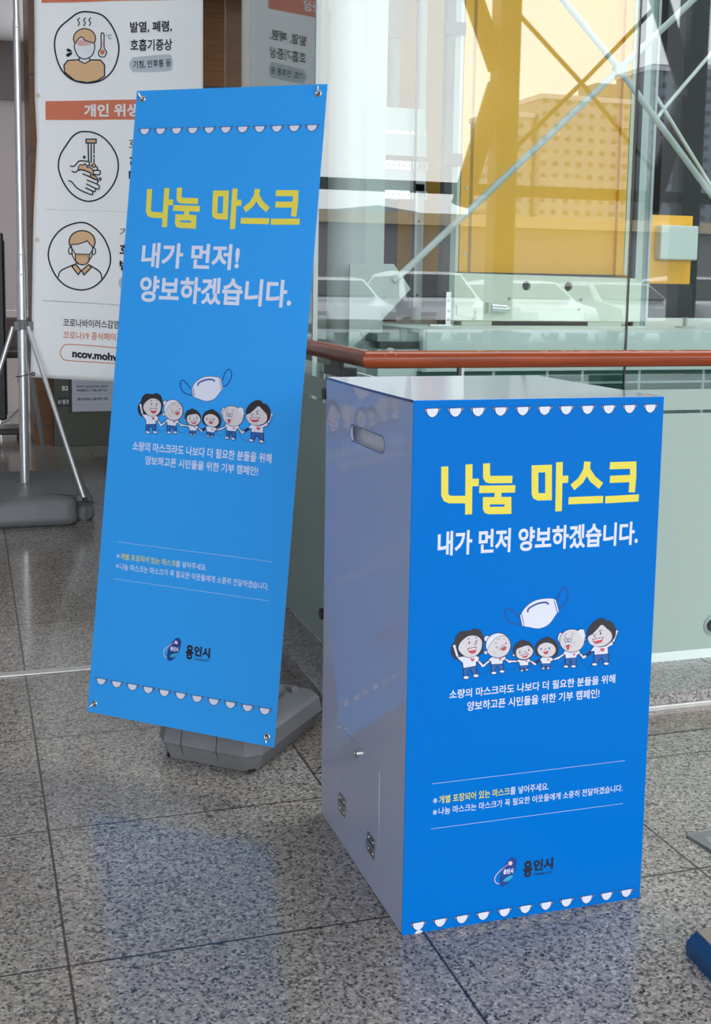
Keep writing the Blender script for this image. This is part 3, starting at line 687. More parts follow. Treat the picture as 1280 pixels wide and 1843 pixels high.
# lift cabin
t = thing('elevator_cabin', 'large glossy yellow lift cabin wall with cream sill beam and two round holes', 'elevator', (2.77, 5.5, 1.12))
MB().box(2.345, 3.16, 5.515, 7.0, 1.375, 4.2, M_YEL).build('cabin_wall', t)
MB().box(2.293, 2.340, 5.49, 5.56, 1.375, 4.2, M_YEL, 0.003).box(2.340, 2.362, 5.505, 5.56, 1.375, 4.2, mat('yellow_groove', (0.42, 0.25, 0.05), 0.4)).build('side_post', t)
MB().box(3.16, 3.205, 5.49, 5.56, 1.375, 4.2, M_YEL, 0.003).build('side_post', t)
MB().box(2.262, 2.290, 5.49, 5.60, 1.375, 4.2, M_CREAM, 0.003).build('edge_trim', t)
MB().box(3.208, 3.238, 5.49, 5.60, 1.375, 4.2, M_CREAM, 0.003).build('edge_trim', t)
for z in (1.46, 1.78, 2.08, 2.38, 2.68, 2.98): MB().cyl((2.322, 5.486, z), (2.322, 5.492, z), 0.007, M_NICKEL, 12).build('screw', t)
holes = [[(x + 0.023 * math.cos(a), 5.44, 1.314 + 0.023 * math.sin(a)) for a in [2 * math.pi * i / 24 for i in range(24)]] for x in (2.637, 2.869)]
b = MB().prism([(2.215, 5.44, 1.355), (2.235, 5.44, 1.355), (2.235, 5.44, 1.372), (3.255, 5.44, 1.36), (3.255, 5.44, 1.345), (3.283, 5.44, 1.345), (3.283, 5.44, 1.140), (2.215, 5.44, 1.140)], (0, 0.02, 0), M_CREAM, holes)
b.build('sill_beam', t)
MB().box(2.5, 3.0, 5.49, 5.5, 1.26, 1.36, M_DKGREY).build('beam_backing', t)
MB().box(2.30, 3.15, 5.47, 5.52, 1.365, 1.376, M_DKGREY).build('shadow_gap', t)
for x, z, r in ((2.235, 1.295, 0.012), (2.24, 1.20, 0.010), (2.36, 1.18, 0.012), (2.36, 1.155, 0.012), (2.24, 1.165, 0.009), (2.94, 1.25, 0.007), (2.93, 1.20, 0.006), (2.545, 1.25, 0.008)):
    MB().cyl((x, 5.432, z), (x, 5.44, z), r, M_NICKEL, 6).build('bolt', t)
b = MB().cyl((2.43, 5.40, 1.205), (2.51, 5.40, 1.20), 0.022, M_ALU, 18); b.cyl((2.505, 5.395, 1.20), (2.525, 5.395, 1.2), 0.012, M_CHROME, 12); b.box(2.42, 2.46, 5.40, 5.44, 1.18, 1.23, M_CREAM); b.build('roller', t)
MB().prism([(2.265, 5.43, 1.215), (2.352, 5.43, 1.225), (2.352, 5.43, 1.155), (2.265, 5.43, 1.17)], (0, 0.01, 0), M_CREAM).build('bracket_plate', t)
for x0, x1, m in ((2.30, 2.46, M_CREAM), (2.46, 2.99, M_DKGREY), (2.99, 3.18, M_CREAM)): MB().box(x0, x1, 5.45, 5.55, 1.09, 1.138, m).build('foot_block', t)
b = MB().box(2.175, 2.20, 5.35, 5.36, 1.12, 1.28, M_ALU).box(2.09, 2.20, 5.33, 5.375, 1.1185, 1.126, M_ALU)
for z in (1.15, 1.19, 1.24): b.cyl((2.188, 5.344, z), (2.188, 5.351, z), 0.008, M_NICKEL, 6)
b.build('angle_bracket', t)

t = thing('support_column', 'green grey steel column with white edge, right of the yellow lift cabin', 'column', (3.24, 5.42, 0.9))
MB().box(3.245, 3.262, 5.47, 5.5, 0.9, 6.6, M_DKGREY).box(3.262, 3.300, 5.47, 5.55, 0.9, 6.6, M_PALE).box(3.300, 3.332, 5.48, 5.55, 0.9, 6.6, M_GREENGREY).build('web', t)
MB().box(3.332, 3.346, 5.47, 5.55, 0.9, 6.6, M_WCOL).build('white_edge', t)
t = thing('elevator_cabin', 'far yellow lift cabin with a grey control box, in the dark right of the shaft', 'elevator', (4.55, 7.2, 1.1))
MB().box(4.30, 4.72, 7.2, 7.9, 1.34, 1.80, M_YEL).build('cabin_wall', t)
MB().box(4.43, 4.72, 7.12, 7.2, 1.50, 1.73, M_PALE, 0.01).build('control_box', t)
MB().box(4.30, 4.75, 7.2, 7.9, 1.06, 1.34, M_DKGREY).build('underframe', t)
t = thing('support_post', 'tall dark post standing behind the far yellow lift cabin', 'post', (5.0, 7.6, 0))
MB().box(4.95, 5.10, 8.0, 8.1, 0, 6.6, M_DKGREY).build('post', t)
t = thing('angle_bracket', 'small white upright angle bracket on the ledge, right of the cream sill beam', 'bracket', (3.4, 5.2, 1.119))
MB().box(3.40, 3.412, 5.2, 5.23, 1.12, 1.17, M_WCOL).box(3.37, 3.44, 5.18, 5.25, 1.119, 1.126, M_WCOL).build('angle', t)

# ledge under the lift, sump panel with its dome lamp, and the dark lower glazing
struct(MB().box(1.905, 6.5, 4.95, 6.9, 0.93, 1.118, M_LEDGE, 0.003).box(1.905, 1.925, 4.945, 4.95, 0.93, 1.118, M_WCOL), 'trim_8')
struct(MB().box(1.715, 1.905, 5.0, 6.9, 0.3, 1.03, M_LEDGE).box(1.72, 1.905, 4.99, 5.05, 1.03, 1.062, M_DKGREY).box(1.71, 1.905, 4.995, 5.5, 1.062, 1.095, M_GREENGREY), 'trim_9')
lw = MB().box(1.9, 6.5, 4.97, 5.0, 0.3, 0.93, M_TEAL)
lw.box(1.9, 6.5, 4.96, 4.97, 0.868, 0.878, M_PALE)
for x in (2.25, 2.52, 2.70, 3.0, 3.35): lw.box(x, x + 0.012, 4.962, 4.97, 0.5, 0.93, M_PALE)
struct(lw, 'trim_10')
t = thing('dome_lamp', 'small round dome lamp on the pale panel above the handrail corner', 'lamp', (1.768, 4.985, 1.03))
b = MB().sphere((1.768, 4.995, 1.005), 0.032, M_WCOL, (1, 0.6, 1)); b.build('dome', t)
MB().cyl((1.768, 4.994, 1.005), (1.768, 5.0, 1.005), 0.036, M_GREENGREY, 28).build('rim', t)

# ================================================================== BALUSTRADE
def glass_panel(name, label, axis, a0, a1, w, zt, frost_top, slit):
    """pane along X (axis 'X', at Y = w) or along Y (axis 'Y', at X = w)"""
    t = thing(name, label, 'balustrade', ((a0 + a1) / 2, w, 0.05) if axis == 'X' else (w, (a0 + a1) / 2, 0.05))
    def bx(mb, z0, z1, m, th, off=0.0):
        if axis == 'X': mb.box(a0, a1, w + off, w + off + th, z0, z1, m)
        else: mb.box(w + off, w + off + th, a0, a1, z0, z1, m)
        return mb
    bx(MB(), 0.051, zt, G_BAL, 0.012).build('pane', t)
    f = MB(); bx(f, 0.085 if axis == 'X' else 0.056, slit[0], M_FROST, 0.0012, -0.0016); bx(f, slit[1], frost_top, M_FROST, 0.0012, -0.0016)
    f.build('frosted_film', t)
    if axis == 'X': bx(MB(), 0.051, 0.084, M_MINT, 0.0012, -0.0016).build('foot_strip', t)
    return t
BXG, BYG = 1.172, 3.456
g1 = glass_panel('glass_balustrade', 'pale green frosted glass balustrade panel facing us, right of the donation box', 'X', 1.19, 5.6, BYG, 1.035, 0.985, (0.904, 0.915))
g2 = glass_panel('glass_balustrade', 'dark green frosted glass balustrade panel running away between banner and donation box', 'Y', 3.47, 8.8, BXG, 1.035, 0.985, (0.904, 0.915))
for p in ((2.424, BYG, 0.165),):
    MB().cyl((p[0], BYG - 0.02, p[2]), (p[0], BYG - 0.0018, p[2]), 0.022, M_DKGREY, 24).torus((p[0], BYG - 0.004, p[2]), (0, 1, 0), 0.034, 0.0025, M_GREENGREY).build('point_fixing', g1)
for p in ((3.93, 0.165), (3.93, 0.94)):
    MB().cyl((BXG - 0.02, p[0], p[1]), (BXG - 0.0018, p[0], p[1]), 0.02, M_DKGREY, 24).build('point_fixing', g2)
# handrail: two mitred round rails
def mitred(p_end, corner, dirn, nmit, r, m, n=40):
    dirn = V(dirn); p0 = V(p_end); a = dirn.orthogonal().normalized(); c = dirn.cross(a); vs = []
    for q in range(n):
        t_ = 2 * math.pi * q / n; vs.append(p0 + r * (math.cos(t_) * a + math.sin(t_) * c))
    for q in range(n):
        s = vs[q]; d = (V(corner) - s).dot(V(nmit)) / dirn.dot(V(nmit)); vs.append(s + dirn * d)
    mb = MB(); mb.add(vs, [[i, (i + 1) % n, n + (i + 1) % n, n + i] for i in range(n)], m, True)
    mb.add(vs, [list(range(n)), list(range(n, 2 * n))], m); return mb
RC = V((1.155, 3.45, 1.088)); RR = 0.0272
t = thing('handrail', 'round varnished red-brown wooden handrail turning the corner above the glass', 'handrail', (RC.x, RC.y, 1.06))
r1 = mitred((5.6, 3.45, 1.088), RC, (-1, 0, 0), V((1, -1, 0)).normalized(), RR, M_RAIL).build('rail', t)
r2_ = mitred((RC.x, 8.8, 1.088), RC, (0, -1, 0), V((1, -1, 0)).normalized(), RR, M_RAIL2).build('rail', t)
sc = MB()
def scr(x, ang, L, w, z_ang):
    for i in range(3):
        a0 = z_ang + i * 0.02
        y, z = RC.y - (RR + 0.0003) * math.cos(a0), RC.z + (RR + 0.0003) * math.sin(a0)
        sc.box(x + i * L / 3, x + (i + 1) * L / 3, y - 0.0003, y + 0.0003, z - w / 2, z + w / 2, M_SCRATCH)
sc_path = [(1.215, 0.9), (1.221, 1.02), (1.228, 1.0), (1.231, 0.85), (1.230, 0.7), (1.224, 0.68)]
sc.tube([(x, RC.y - RR * math.cos(a), RC.z + RR * math.sin(a)) for x, a in [(1.212, 1.0), (1.219, 1.12), (1.228, 1.05), (1.233, 0.8), (1.235, 0.55)]], 0.0011, M_SCRATCH, 6)
sc.tube([(x, RC.y - RR * math.cos(a), RC.z + RR * math.sin(a)) for x, a in [(1.217, 0.9), (1.222, 0.95), (1.224, 0.85)]], 0.0018, M_SCRATCH, 6)
sc.tube([(x, RC.y - RR * math.cos(a), RC.z + RR * math.sin(a)) for x, a in [(1.198, 0.75), (1.200, 0.5), (1.203, 0.35)]], 0.0005, M_SCRATCH, 6)
for i in range(46):
    x = random.choice([random.uniform(1.75, 2.5), random.uniform(1.25, 2.5)]); L = random.uniform(0.004, 0.03)
    scr(x, 0, L, random.uniform(0.0006, 0.0014), random.uniform(0.9, 1.35))
sc.build('scratches', t, 'pale bare wood scratches')
b = MB().box(1.447, 1.457, 3.444, 3.458, 1.028, 1.064, M_DKGREY).box(1.457, 1.466, 3.444, 3.458, 1.028, 1.064, M_WCOL); b.build('rail_bracket', t)
b = MB().box(1.150, 1.166, 3.74, 3.84, 1.045, 1.066, M_DKGREY).box(1.145, 1.20, 3.70, 3.90, 1.012, 1.045, M_DKGREY, 0.004); b.build('rail_bracket', t)

# ================================================================== DONATION BOX
BX, BY, BW, BD, BH = 0.8145, 2.1579, 0.5523, 0.5905, 1.0976
t = thing('donation_box', 'tall white acrylic mask donation box with blue printed front', 'donation box', (BX + BW / 2, BY + BD / 2, 0.0))
TH = 0.006
def rrect(y0, y1, z0, z1, r, n=6, x=BX):
    out = []
    for cy_, cz_, a0 in ((y1 - r, z1 - r, 0), (y0 + r, z1 - r, 90), (y0 + r, z0 + r, 180), (y1 - r, z0 + r, 270)):
        for i in range(n + 1):
            a = math.radians(a0 + 90 * i / n); out.append((x, cy_ + r * math.cos(a), cz_ + r * math.sin(a)))
    return out
hz0, hz1 = BH - 0.1285, BH - 0.0935
hy0, hy1 = BY + 0.165, BY + 0.398
dz0, dz1 = BH - 0.996, BH - 0.810
dy0, dy1 = BY + 0.1485, BY + 0.4400
side = MB().prism([(BX, BY + 0.001, 0.002), (BX, BY + BD, 0.002), (BX, BY + BD, BH - 0.0077), (BX, BY + 0.001, BH - 0.0052)], (TH, 0, 0), M_ACRYL,
                  [rrect(hy0, hy1, hz0, hz1, 0.0165), [(BX, dy0, dz0), (BX, dy1, dz0), (BX, dy1, dz1), (BX, dy0, dz1)]])
side.build('side_panel', t)
MB().box(BX + BW - TH, BX + BW, BY + 0.001, BY + BD, 0.002, BH - 0.0078, M_ACRYL).build('side_panel', t)
MB().box(BX + TH, BX + BW - TH, BY + BD - TH, BY + BD, 0.002, BH - 0.0078, M_ACRYL).build('back_panel', t)
MB().box(BX + TH, BX + BW - TH, BY + 0.002, BY + BD - TH, 0.002, 0.008, M_ACRYL).build('bottom_panel', t)
MB().box(BX + TH + 0.02, BX + TH + 0.024, BY + 0.08, BY + 0.5, BH - 0.25, BH - 0.06, M_INNER).build('added_inner_plate', t)  # white plate added behind the handle hole so the opening looks lit
lid = MB(); lz_ = lambda q: BH - 0.0125 * q * 0.59 + 0.0125 * q * q * 0.59 * 0.62      # thin lid sagging in the middle
LN = 14; tp_ = [(BY + BD * i / LN, lz_(i / LN)) for i in range(LN + 1)]
lid.add([(x, y, z) for y, z in tp_ for x in (BX - 0.0004, BX + BW + 0.0004)], [[2 * i, 2 * i + 1, 2 * i + 3, 2 * i + 2] for i in range(LN)], M_ACRYL, True)
lid.add([(x, y, z - 0.003) for y, z in tp_ for x in (BX - 0.0004, BX + BW + 0.0004)], [[2 * i, 2 * i + 1, 2 * i + 3, 2 * i + 2] for i in range(LN)], M_ACRYL, True)
for x in (BX - 0.0006, BX + BW + 0.0006):
    lid.add([(x, y, z + d) for y, z in tp_ for d in (0, -0.005)], [[2 * i, 2 * i + 1, 2 * i + 3, 2 * i + 2] for i in range(LN)], M_ACRYLEDGE)
for k in (0, -1): lid.add([(x, tp_[k][0], tp_[k][1] + d) for x, d in ((BX, 0), (BX + BW, 0), (BX + BW, -0.004), (BX, -0.004))], [[0, 1, 2, 3]], M_ACRYL)
lid.build('lid', t)
MB().box(BX, BX + BW, BY - 0.0012, BY + 0.0008, 0.0, BH - 0.0008, M_BOXBLUE).build('front_panel', t, 'blue printed front panel')
hl = MB(); pts = rrect(hy0, hy1, hz0, hz1, 0.0165); pts2 = rrect(hy0 - 0.002, hy1 + 0.002, hz0 - 0.0018, hz1 + 0.0018, 0.018)
hl.prism([(BX - 0.0004, p[1], p[2]) for p in pts2], (0.0005, 0, 0), M_ACRYLEDGE, [[(BX - 0.0004, p[1], p[2]) for p in pts]])
hl.build('handle_hole_edge', t)
d = MB().prism([(BX + 0.0004, dy0 + 0.0042, dz0 + 0.0015), (BX - 0.0016, dy0 + 0.0042, dz1 - 0.0026), (BX + 0.0024, dy0 + 0.0042, dz1 - 0.0022), (BX + 0.0040, dy0 + 0.0042, dz0 + 0.0015)], (0, dy1 - dy0 - 0.0075, 0), M_ACRYL); door = d.build('door', t)
g = MB().box(BX + 0.0045, BX + 0.0065, dy0 - 0.003, dy1 + 0.003, dz0 - 0.003, dz1 + 0.003, M_GAP); g.build('door_gap_shade', t)  # black sheet standing in for the shade in the gaps round the door
ly, lz = BY + 0.290, BH - 0.823
l_ = MB().cyl((BX - 0.009, ly, lz), (BX - 0.002, ly, lz), 0.0095, M_CHROME, 28).torus((BX - 0.009, ly, lz), (1, 0, 0), 0.0085, 0.0015, M_CHROME)
l_.box(BX - 0.0106, BX - 0.0094, ly - 0.0008, ly + 0.0008, lz - 0.005, lz + 0.005, M_BLACK); l_.build('lock', door, 'round chrome lock')
for hy in (BY + 0.4105, BY + 0.199):
    h = MB().box(BX - 0.0022, BX - 0.0006, hy - 0.024, hy + 0.024, BH - 1.020, BH - 0.9985, M_NICKEL).box(BX - 0.0022, BX - 0.0002, hy - 0.024, hy + 0.024, BH - 0.9965, BH - 0.976, M_NICKEL)
    h.cyl((BX - 0.0035, hy - 0.026, BH - 0.9975), (BX - 0.0035, hy + 0.026, BH - 0.9975), 0.003, M_NICKEL, 12)
    for yy in (-0.015, 0.015):
        for zz in (-1.011, -0.985): h.sphere((BX - 0.0024, hy + yy, BH + zz), 0.0034, M_CHROME, (0.5, 1, 1), 12, 8)
    h.build('hinge', t, 'steel butt hinge')
surfB = lambda u, v, lift: (BX + u, BY - 0.0012 - lift, BH - v)
P = Print(surfB); art_title(P, IDENT); P.build('title_lettering', t, 'yellow title lettering')
P = Print(surfB); P.text('내가 먼저 양보하겠습니다.', 0.057, 0.2605, 0.5055, 0.3105, M_PWHITE, 0.03); P.build('slogan_lettering', t, 'white slogan line')
P = Print(surfB); art_bigmask(P, IDENT); P.build('mask_picture', t, 'white face mask picture')
P = Print(surfB); art_family(P, IDENT); P.build('family_picture', t, 'six cartoon family members holding hands')
P = Print(surfB)
P.text('소량의 마스크라도 나보다 더 필요한 분들을 위해', 0.0905, 0.5865, 0.4670, 0.6055, M_PWHITE, 0.018); P.build('caption_lettering', t, 'white caption line')
P = Print(surfB); P.text('양보하고픈 시민들을 위한 기부 캠페인!', 0.130, 0.6145, 0.431, 0.6345, M_PWHITE, 0.018); P.build('caption_lettering', t, 'white caption line')
def notes(surf, t, u0, u1, va, vb, n1, n2, uy, ue1, ue2, dot):
    for v in (va, vb):
        P = Print(surf); u = u0
        while u < u1: P.rect(u, v - dot * 0.5, u + dot * 1.3, v + dot * 0.5, M_PWHITE); u += dot * 2.2
        P.build('dotted_line', t)
    h = n1[1] - n1[0]; s = u0 + 0.002 + h * 0.75
    P = Print(surf); P.text('※', u0 + 0.002, n1[0] + h * 0.22, u0 + 0.002 + h * 0.55, n1[0] + h * 0.85, M_PWHITE, 0.0)
    P.text('개별 포장되어 있는 마스크', s, n1[0], uy, n1[1], M_PYEL, 0.012)
    P.text('를 넣어주세요.', uy + h * 0.08, n1[0], ue1, n1[1], M_PWHITE, 0.008); P.build('note_lettering', t, 'small yellow and white note line')
    P = Print(surf); P.text('※', u0 + 0.002, n2[0] + h * 0.22, u0 + 0.002 + h * 0.55, n2[0] + h * 0.85, M_PWHITE, 0.0)
    P.text('나눔 마스크는 마스크가 꼭 필요한 이웃들에게 소중히 전달하겠습니다.', s, n2[0], ue2, n2[1], M_PWHITE, 0.008); P.build('note_lettering', t, 'small white note line')
notes(surfB, t, 0.059, 0.4985, 0.780, 0.876, (0.8075, 0.8245), (0.8325, 0.8485), 0.2310, 0.3205, 0.4965, 0.0012)
P = Print(surfB); art_logo(P, IDENT); P.build('city_emblem', t, 'oval blue emblem with black city name')
P = Print(surfB); art_masks(P, 0.039, 0.5205, 0.0240, 0.0355, 0.0215); P.build('mask_border', t, 'row of small white mask pictures')
P = Print(surfB); art_masks(P, 0.0355, 0.518, 1.0815, 0.0355, 0.0215)
P.fill([(0.027, 1.0975), (0.031, 1.0925), (0.037, 1.0905), (0.043, 1.0925), (0.045, 1.0955), (0.041, 1.0975)], M_PWHITE, 5)
P.build('mask_border', t, 'row of small white mask pictures')

# ================================================================== BLUE BANNER STAND
BO = V((0.45582, 3.40116, 1.83013)); BU = V((0.7636, -0.6455, -0.0134)).normalized(); BV = V((-0.0987, -0.0961, -0.9905)).normalized()
BN = BU.cross(BV).normalized()              # points away from the viewer
SW, SH = 0.57, 1.705
base_c = V((0.70, 3.24, 0.0))
t = thing('banner_stand', 'blue printed banner stand leaning over a grey plastic base', 'banner', base_c)
def surfS(u, v, lift): return BO + BU * u + BV * v - BN * lift
b = MB(); nu, nv = 10, 24; gv = []
for side in (0.0, -0.0009):
    for j in range(nv + 1):
        for i in range(nu + 1): gv.append(surfS(SW * i / nu, SH * j / nv, side))
fs = []
W1 = nu + 1; N1 = W1 * (nv + 1)
for j in range(nv):
    for i in range(nu):
        q = [j * W1 + i, j * W1 + i + 1, (j + 1) * W1 + i + 1, (j + 1) * W1 + i]; fs.append(q); fs.append([N1 + k for k in q][::-1])
ring = [i for i in range(W1)] + [j * W1 + nu for j in range(1, nv + 1)] + [nv * W1 + i for i in range(nu - 1, -1, -1)] + [j * W1 for j in range(nv - 1, 0, -1)]
for i in range(len(ring)): a, c = ring[i], ring[(i + 1) % len(ring)]; fs.append([a, c, N1 + c, N1 + a])
b.add(gv, fs, M_BANBLUE); b.build('sheet', t, 'blue printed sheet')
P = Print(surfS); art_title(P, scale_map((0.060, 0.129, 0.504, 0.2275), (0.0575, 0.267, 0.523, 0.371))); P.build('title_lettering', t, 'yellow title lettering')
P = Print(surfS); P.text('내가 먼저!', 0.0575, 0.4155, 0.357, 0.4835, M_PWHITE, 0.03); P.build('slogan_lettering', t, 'white slogan line'); P = Print(surfS); P.text('양보하겠습니다.', 0.0595, 0.505, 0.517, 0.5770, M_PWHITE, 0.03); P.build('slogan_lettering', t, 'white slogan line')
TF = scale_map((0.093, 0.391, 0.468, 0.567), (0.0860, 0.744, 0.490, 0.932))
P = Print(surfS); art_bigmask(P, TF); P.build('mask_picture', t, 'white face mask picture')
P = Print(surfS); art_family(P, TF); P.build('family_picture', t, 'six cartoon family members holding hands')
P = Print(surfS); P.text('소량의 마스크라도 나보다 더 필요한 분들을 위해', 0.0765, 0.955, 0.4970, 0.9805, M_PWHITE, 0.018); P.build('caption_lettering', t, 'white caption line'); P = Print(surfS); P.text('양보하고픈 시민들을 위한 기부 캠페인!', 0.1205, 0.9915, 0.461, 1.0155, M_PWHITE, 0.018); P.build('caption_lettering', t, 'white caption line')
notes(surfS, t, 0.052, 0.5215, 1.2325, 1.3335, (1.2615, 1.2785), (1.2885, 1.3065), 0.2385, 0.3335, 0.518, 0.0012)
P = Print(surfS); art_logo(P, scale_map((0.204, 0.964, 0.338, 1.024), (0.2245, 1.467, 0.364, 1.530))); P.build('city_emblem', t, 'oval blue emblem with black city name')
P = Print(surfS); art_masks(P, 0.0353, 0.536, 0.1115, 0.0395, 0.0200); P.build('mask_border', t, 'row of small white mask pictures')
P = Print(surfS); art_masks(P, 0.0365, 0.535, 1.6160, 0.0400, 0.0205); P.build('mask_border', t, 'row of small white mask pictures')
# grommets with hook pins
for (u, v, hu, hv) in ((0.021, 0.0235, -0.010, -0.014), (0.547, 0.0240, 0.001, -0.016), (0.021, 1.680, -0.010, 0.010), (0.548, 1.681, 0.003, 0.013)):
    c = surfS(u, v, 0.0012)
    g = MB().torus(c, BN, 0.0072, 0.0022, M_CHROME); g.cyl(c, surfS(u, v, 0.0015), 0.0062, M_BLACK, 18); gr = g.build('grommet', t, 'steel grommet')
    MB().tube([surfS(u, v, -0.03), surfS(u, v, 0.004), surfS(u + hu * 0.4, v + hv * 0.4, 0.009), surfS(u + hu, v + hv, 0.010)], 0.0026, M_CHROME, 10).build('hook', gr)
# grey base: chamfered blow-moulded block with two grooves
bu = V((0.756, -0.654, 0)).normalized(); bd = V((0.654, 0.756, 0)).normalized()
bo = V((0.478, 3.208, 0.0))       # front left foot on the floor
def bp(a, b_, z): return bo + bu * a + bd * b_ + V((0, 0, z))
Lw, Dp, Hh = 0.295, 0.44, 0.105
def ringp(ins, z, c):
    a0, a1, d0, d1 = -0.012 + ins, Lw + ins * -1 + 0.012, -0.004 + ins, Dp - ins
    return [bp(a0 + c, d0, z), bp(a1 - c, d0, z), bp(a1, d0 + c, z), bp(a1, d1 - c, z), bp(a1 - c, d1, z), bp(a0 + c, d1, z), bp(a0, d1 - c, z), bp(a0, d0 + c, z)]
rings = [ringp(0.016, 0.002, 0.03), ringp(0.0, 0.045, 0.035), ringp(-0.004, 0.052, 0.036), ringp(0.002, Hh - 0.012, 0.036), ringp(0.010, Hh - 0.003, 0.034), ringp(0.022, Hh, 0.03)]
b = MB(); vs = [p for r in rings for p in r]; fs = [list(range(8))[::-1], list(range(len(vs) - 8, len(vs)))]
for i in range(len(rings) - 1):
    for k in range(8): fs.append([i * 8 + k, i * 8 + (k + 1) % 8, (i + 1) * 8 + (k + 1) % 8, (i + 1) * 8 + k])
b.add(vs, fs, M_GREYPL2); base = b.build('weight_base', t, 'grey plastic weight base')
for a in (0.075, 0.185):
    MB().prism([bp(a, 0.012, 0.004), bp(a, -0.0052, 0.045), bp(a, -0.0092, 0.052), bp(a, -0.0030, Hh - 0.012), bp(a, 0.02, Hh - 0.02)], bu * 0.0022, M_DKGREY).build('moulding_groove', base)
for a, d_ in ((0.02, 0.03), (Lw - 0.02, 0.03), (0.02, Dp - 0.04), (Lw - 0.02, Dp - 0.04)): MB().cyl(bp(a, d_, 0.0), bp(a, d_, 0.006), 0.012, M_BLACK, 14).build('rubber_foot', base)
# hidden upright: socket, post and spreader arms behind the sheet
soc = bp(Lw * 0.5, Dp * 0.72, Hh)
MB().box(-0.07, 0.07, -0.035, 0.035, 0.0, 0.028, M_GREYPL2, 0.008, M=Matrix.Translation(soc) @ Matrix.Rotation(math.atan2(bu.y, bu.x), 4, 'Z')).build('post_socket', t)
cen = surfS(SW / 2, SH * 0.52, -0.035)
MB().tube([soc + V((0, 0, 0.0)), soc + V((0, 0, 0.12)), cen], 0.012, M_ALU, 14).build('post', t)
MB().tube([bp(Lw * 0.55, Dp * 0.98, 0.09), bp(Lw * 0.80, Dp * 0.86, 0.112)], 0.012, M_COLLAR, 14).build('tilt_lever', t)
for (u, v) in ((0.021, 0.0235), (0.547, 0.0240), (0.021, 1.680), (0.548, 1.681)):
    MB().tube([cen, surfS(u * 0.5 + SW / 4, v * 0.5 + SH * 0.26, -0.034), surfS(u, v, -0.024)], 0.004, M_ALU, 8).build('spreader_arm', t)

# ================================================================== LARGE BANNER STAND WITH WHITE CLOTH BANNER
px, py = 0.290, 7.0
t = thing('pole_stand', 'tall aluminium telescopic pole with braces on a dark grey weight base', 'stand', (px, py, 0))
def lerp_poly():
    # outline of the weight base seen from above, with a notch for the brace foot at the right front corner
    x0, x1, y0, y1, r = -0.07, 0.64, 6.46, 7.54, 0.06
    return x0, x1, y0, y1, r
x0, x1, y0, y1, r = lerp_poly()
def outline(ins, nx):
    P_ = []
    for cx_, cy_, a0 in ((x1 - ins - r, y1 - ins - r, 0), (x0 + ins + r, y1 - ins - r, 90), (x0 + ins + r, y0 + ins + r, 180)):
        for i in range(7): a = math.radians(a0 + 15 * i); P_.append((cx_ + r * math.cos(a), cy_ + r * math.sin(a)))
    # right front: rounded lobe, notch, second lobe
    xe = x1 - ins - nx
    for i in range(7): a = math.radians(270 + 15 * i); P_.append((xe - 0.10 - r + r * math.cos(a), y0 + ins + r + r * math.sin(a)))
    P_ += [(xe - 0.105, y0 + 0.15), (xe - 0.085, y0 + 0.17), (xe - 0.03, y0 + 0.14)]
    for i in range(5): a = math.radians(270 + 22.5 * i); P_.append((xe - 0.03 + 0.03 * math.cos(a), y0 + 0.17 + 0.03 * math.sin(a)))
    return P_
lv = [(0.02, 0.0, 0.0), (0.0, 0.02, 0.0), (0.0, 0.055, 0.0), (0.006, 0.062, 0.0), (0.006, 0.115, 0.0), (0.02, 0.135, 0.0), (0.05, 0.145, 0.02), (0.11, 0.152, 0.05)]
b = MB(); vs = []; fs = []; rg = [outline(i, nx) for i, z, nx in lv]; n = len(rg[0])
for k, q in enumerate(rg): vs += [(x, y, lv[k][1]) for x, y in q]
for k in range(len(rg) - 1):
    for i in range(n): fs.append([k * n + i, k * n + (i + 1) % n, (k + 1) * n + (i + 1) % n, (k + 1) * n + i])
fs.append(list(range(n))[::-1])
b.add(vs, fs, M_GREYPL, True); b.add(vs, [list(range(len(vs) - n, len(vs)))], M_GREYPL); base2 = b.build('weight_base', t, 'dark grey plastic weight base')
MB().cyl((px, py, 0.148), (px, py, 0.156), 0.045, M_GREYPL, 28).build('pole_socket', base2)
for rr, za, zb in ((0.0265, 0.15, 1.04), (0.0265, 1.04, 1.36), (0.0235, 1.35, 1.47), (0.0195, 1.46, 2.70), (0.016, 2.69, 3.35)):
    MB().cyl((px, py, za), (px, py, zb), rr, M_ALU, 28).build('pole_section', t)
for z, rr in ((1.33, 0.0265), (1.44, 0.0235), (2.66, 0.0195)): MB().cyl((px + 0.0, py - rr - 0.0006, z), (px, py - rr + 0.002, z), 0.004, M_BLACK, 10).build('spring_button', t)
b = MB().cyl((px, py, 1.025), (px, py, 1.08), 0.033, M_COLLAR, 28)
for a in (0, 120, 240):
    q = V((math.cos(math.radians(a - 10)), math.sin(math.radians(a - 10)), 0)); p = V((px, py, 1.05)) + q * 0.045
    b.box(p.x - 0.016, p.x + 0.016, p.y - 0.012, p.y + 0.012, 1.02, 1.07, M_COLLAR, 0.004)
b.build('collar', t)
feet = [(0.585, 6.57, 0.115), (-0.10, 6.72, 0.12), (0.44, 7.44, 0.12)]
for i, fpt in enumerate(feet):
    p = V(fpt); q = V((px, py, 1.04)); d_ = (p - q); d_.z = 0; st = q + d_.normalized() * 0.05
    if i == 1: p = V((-0.05, 6.95, 0.13)); st = q + V((-0.05, 0, 0))
    MB().cyl(st, p, 0.0125, M_ALU, 18).build('brace', t)
    if i == 0: MB().box(p.x - 0.05, p.x + 0.05, p.y - 0.02, p.y + 0.02, p.z - 0.012, p.z - 0.006, M_DKGREY).cyl((p.x, p.y, p.z - 0.01), (p.x, p.y, p.z + 0.02), 0.013, M_DKGREY, 16).build('brace_foot', t)
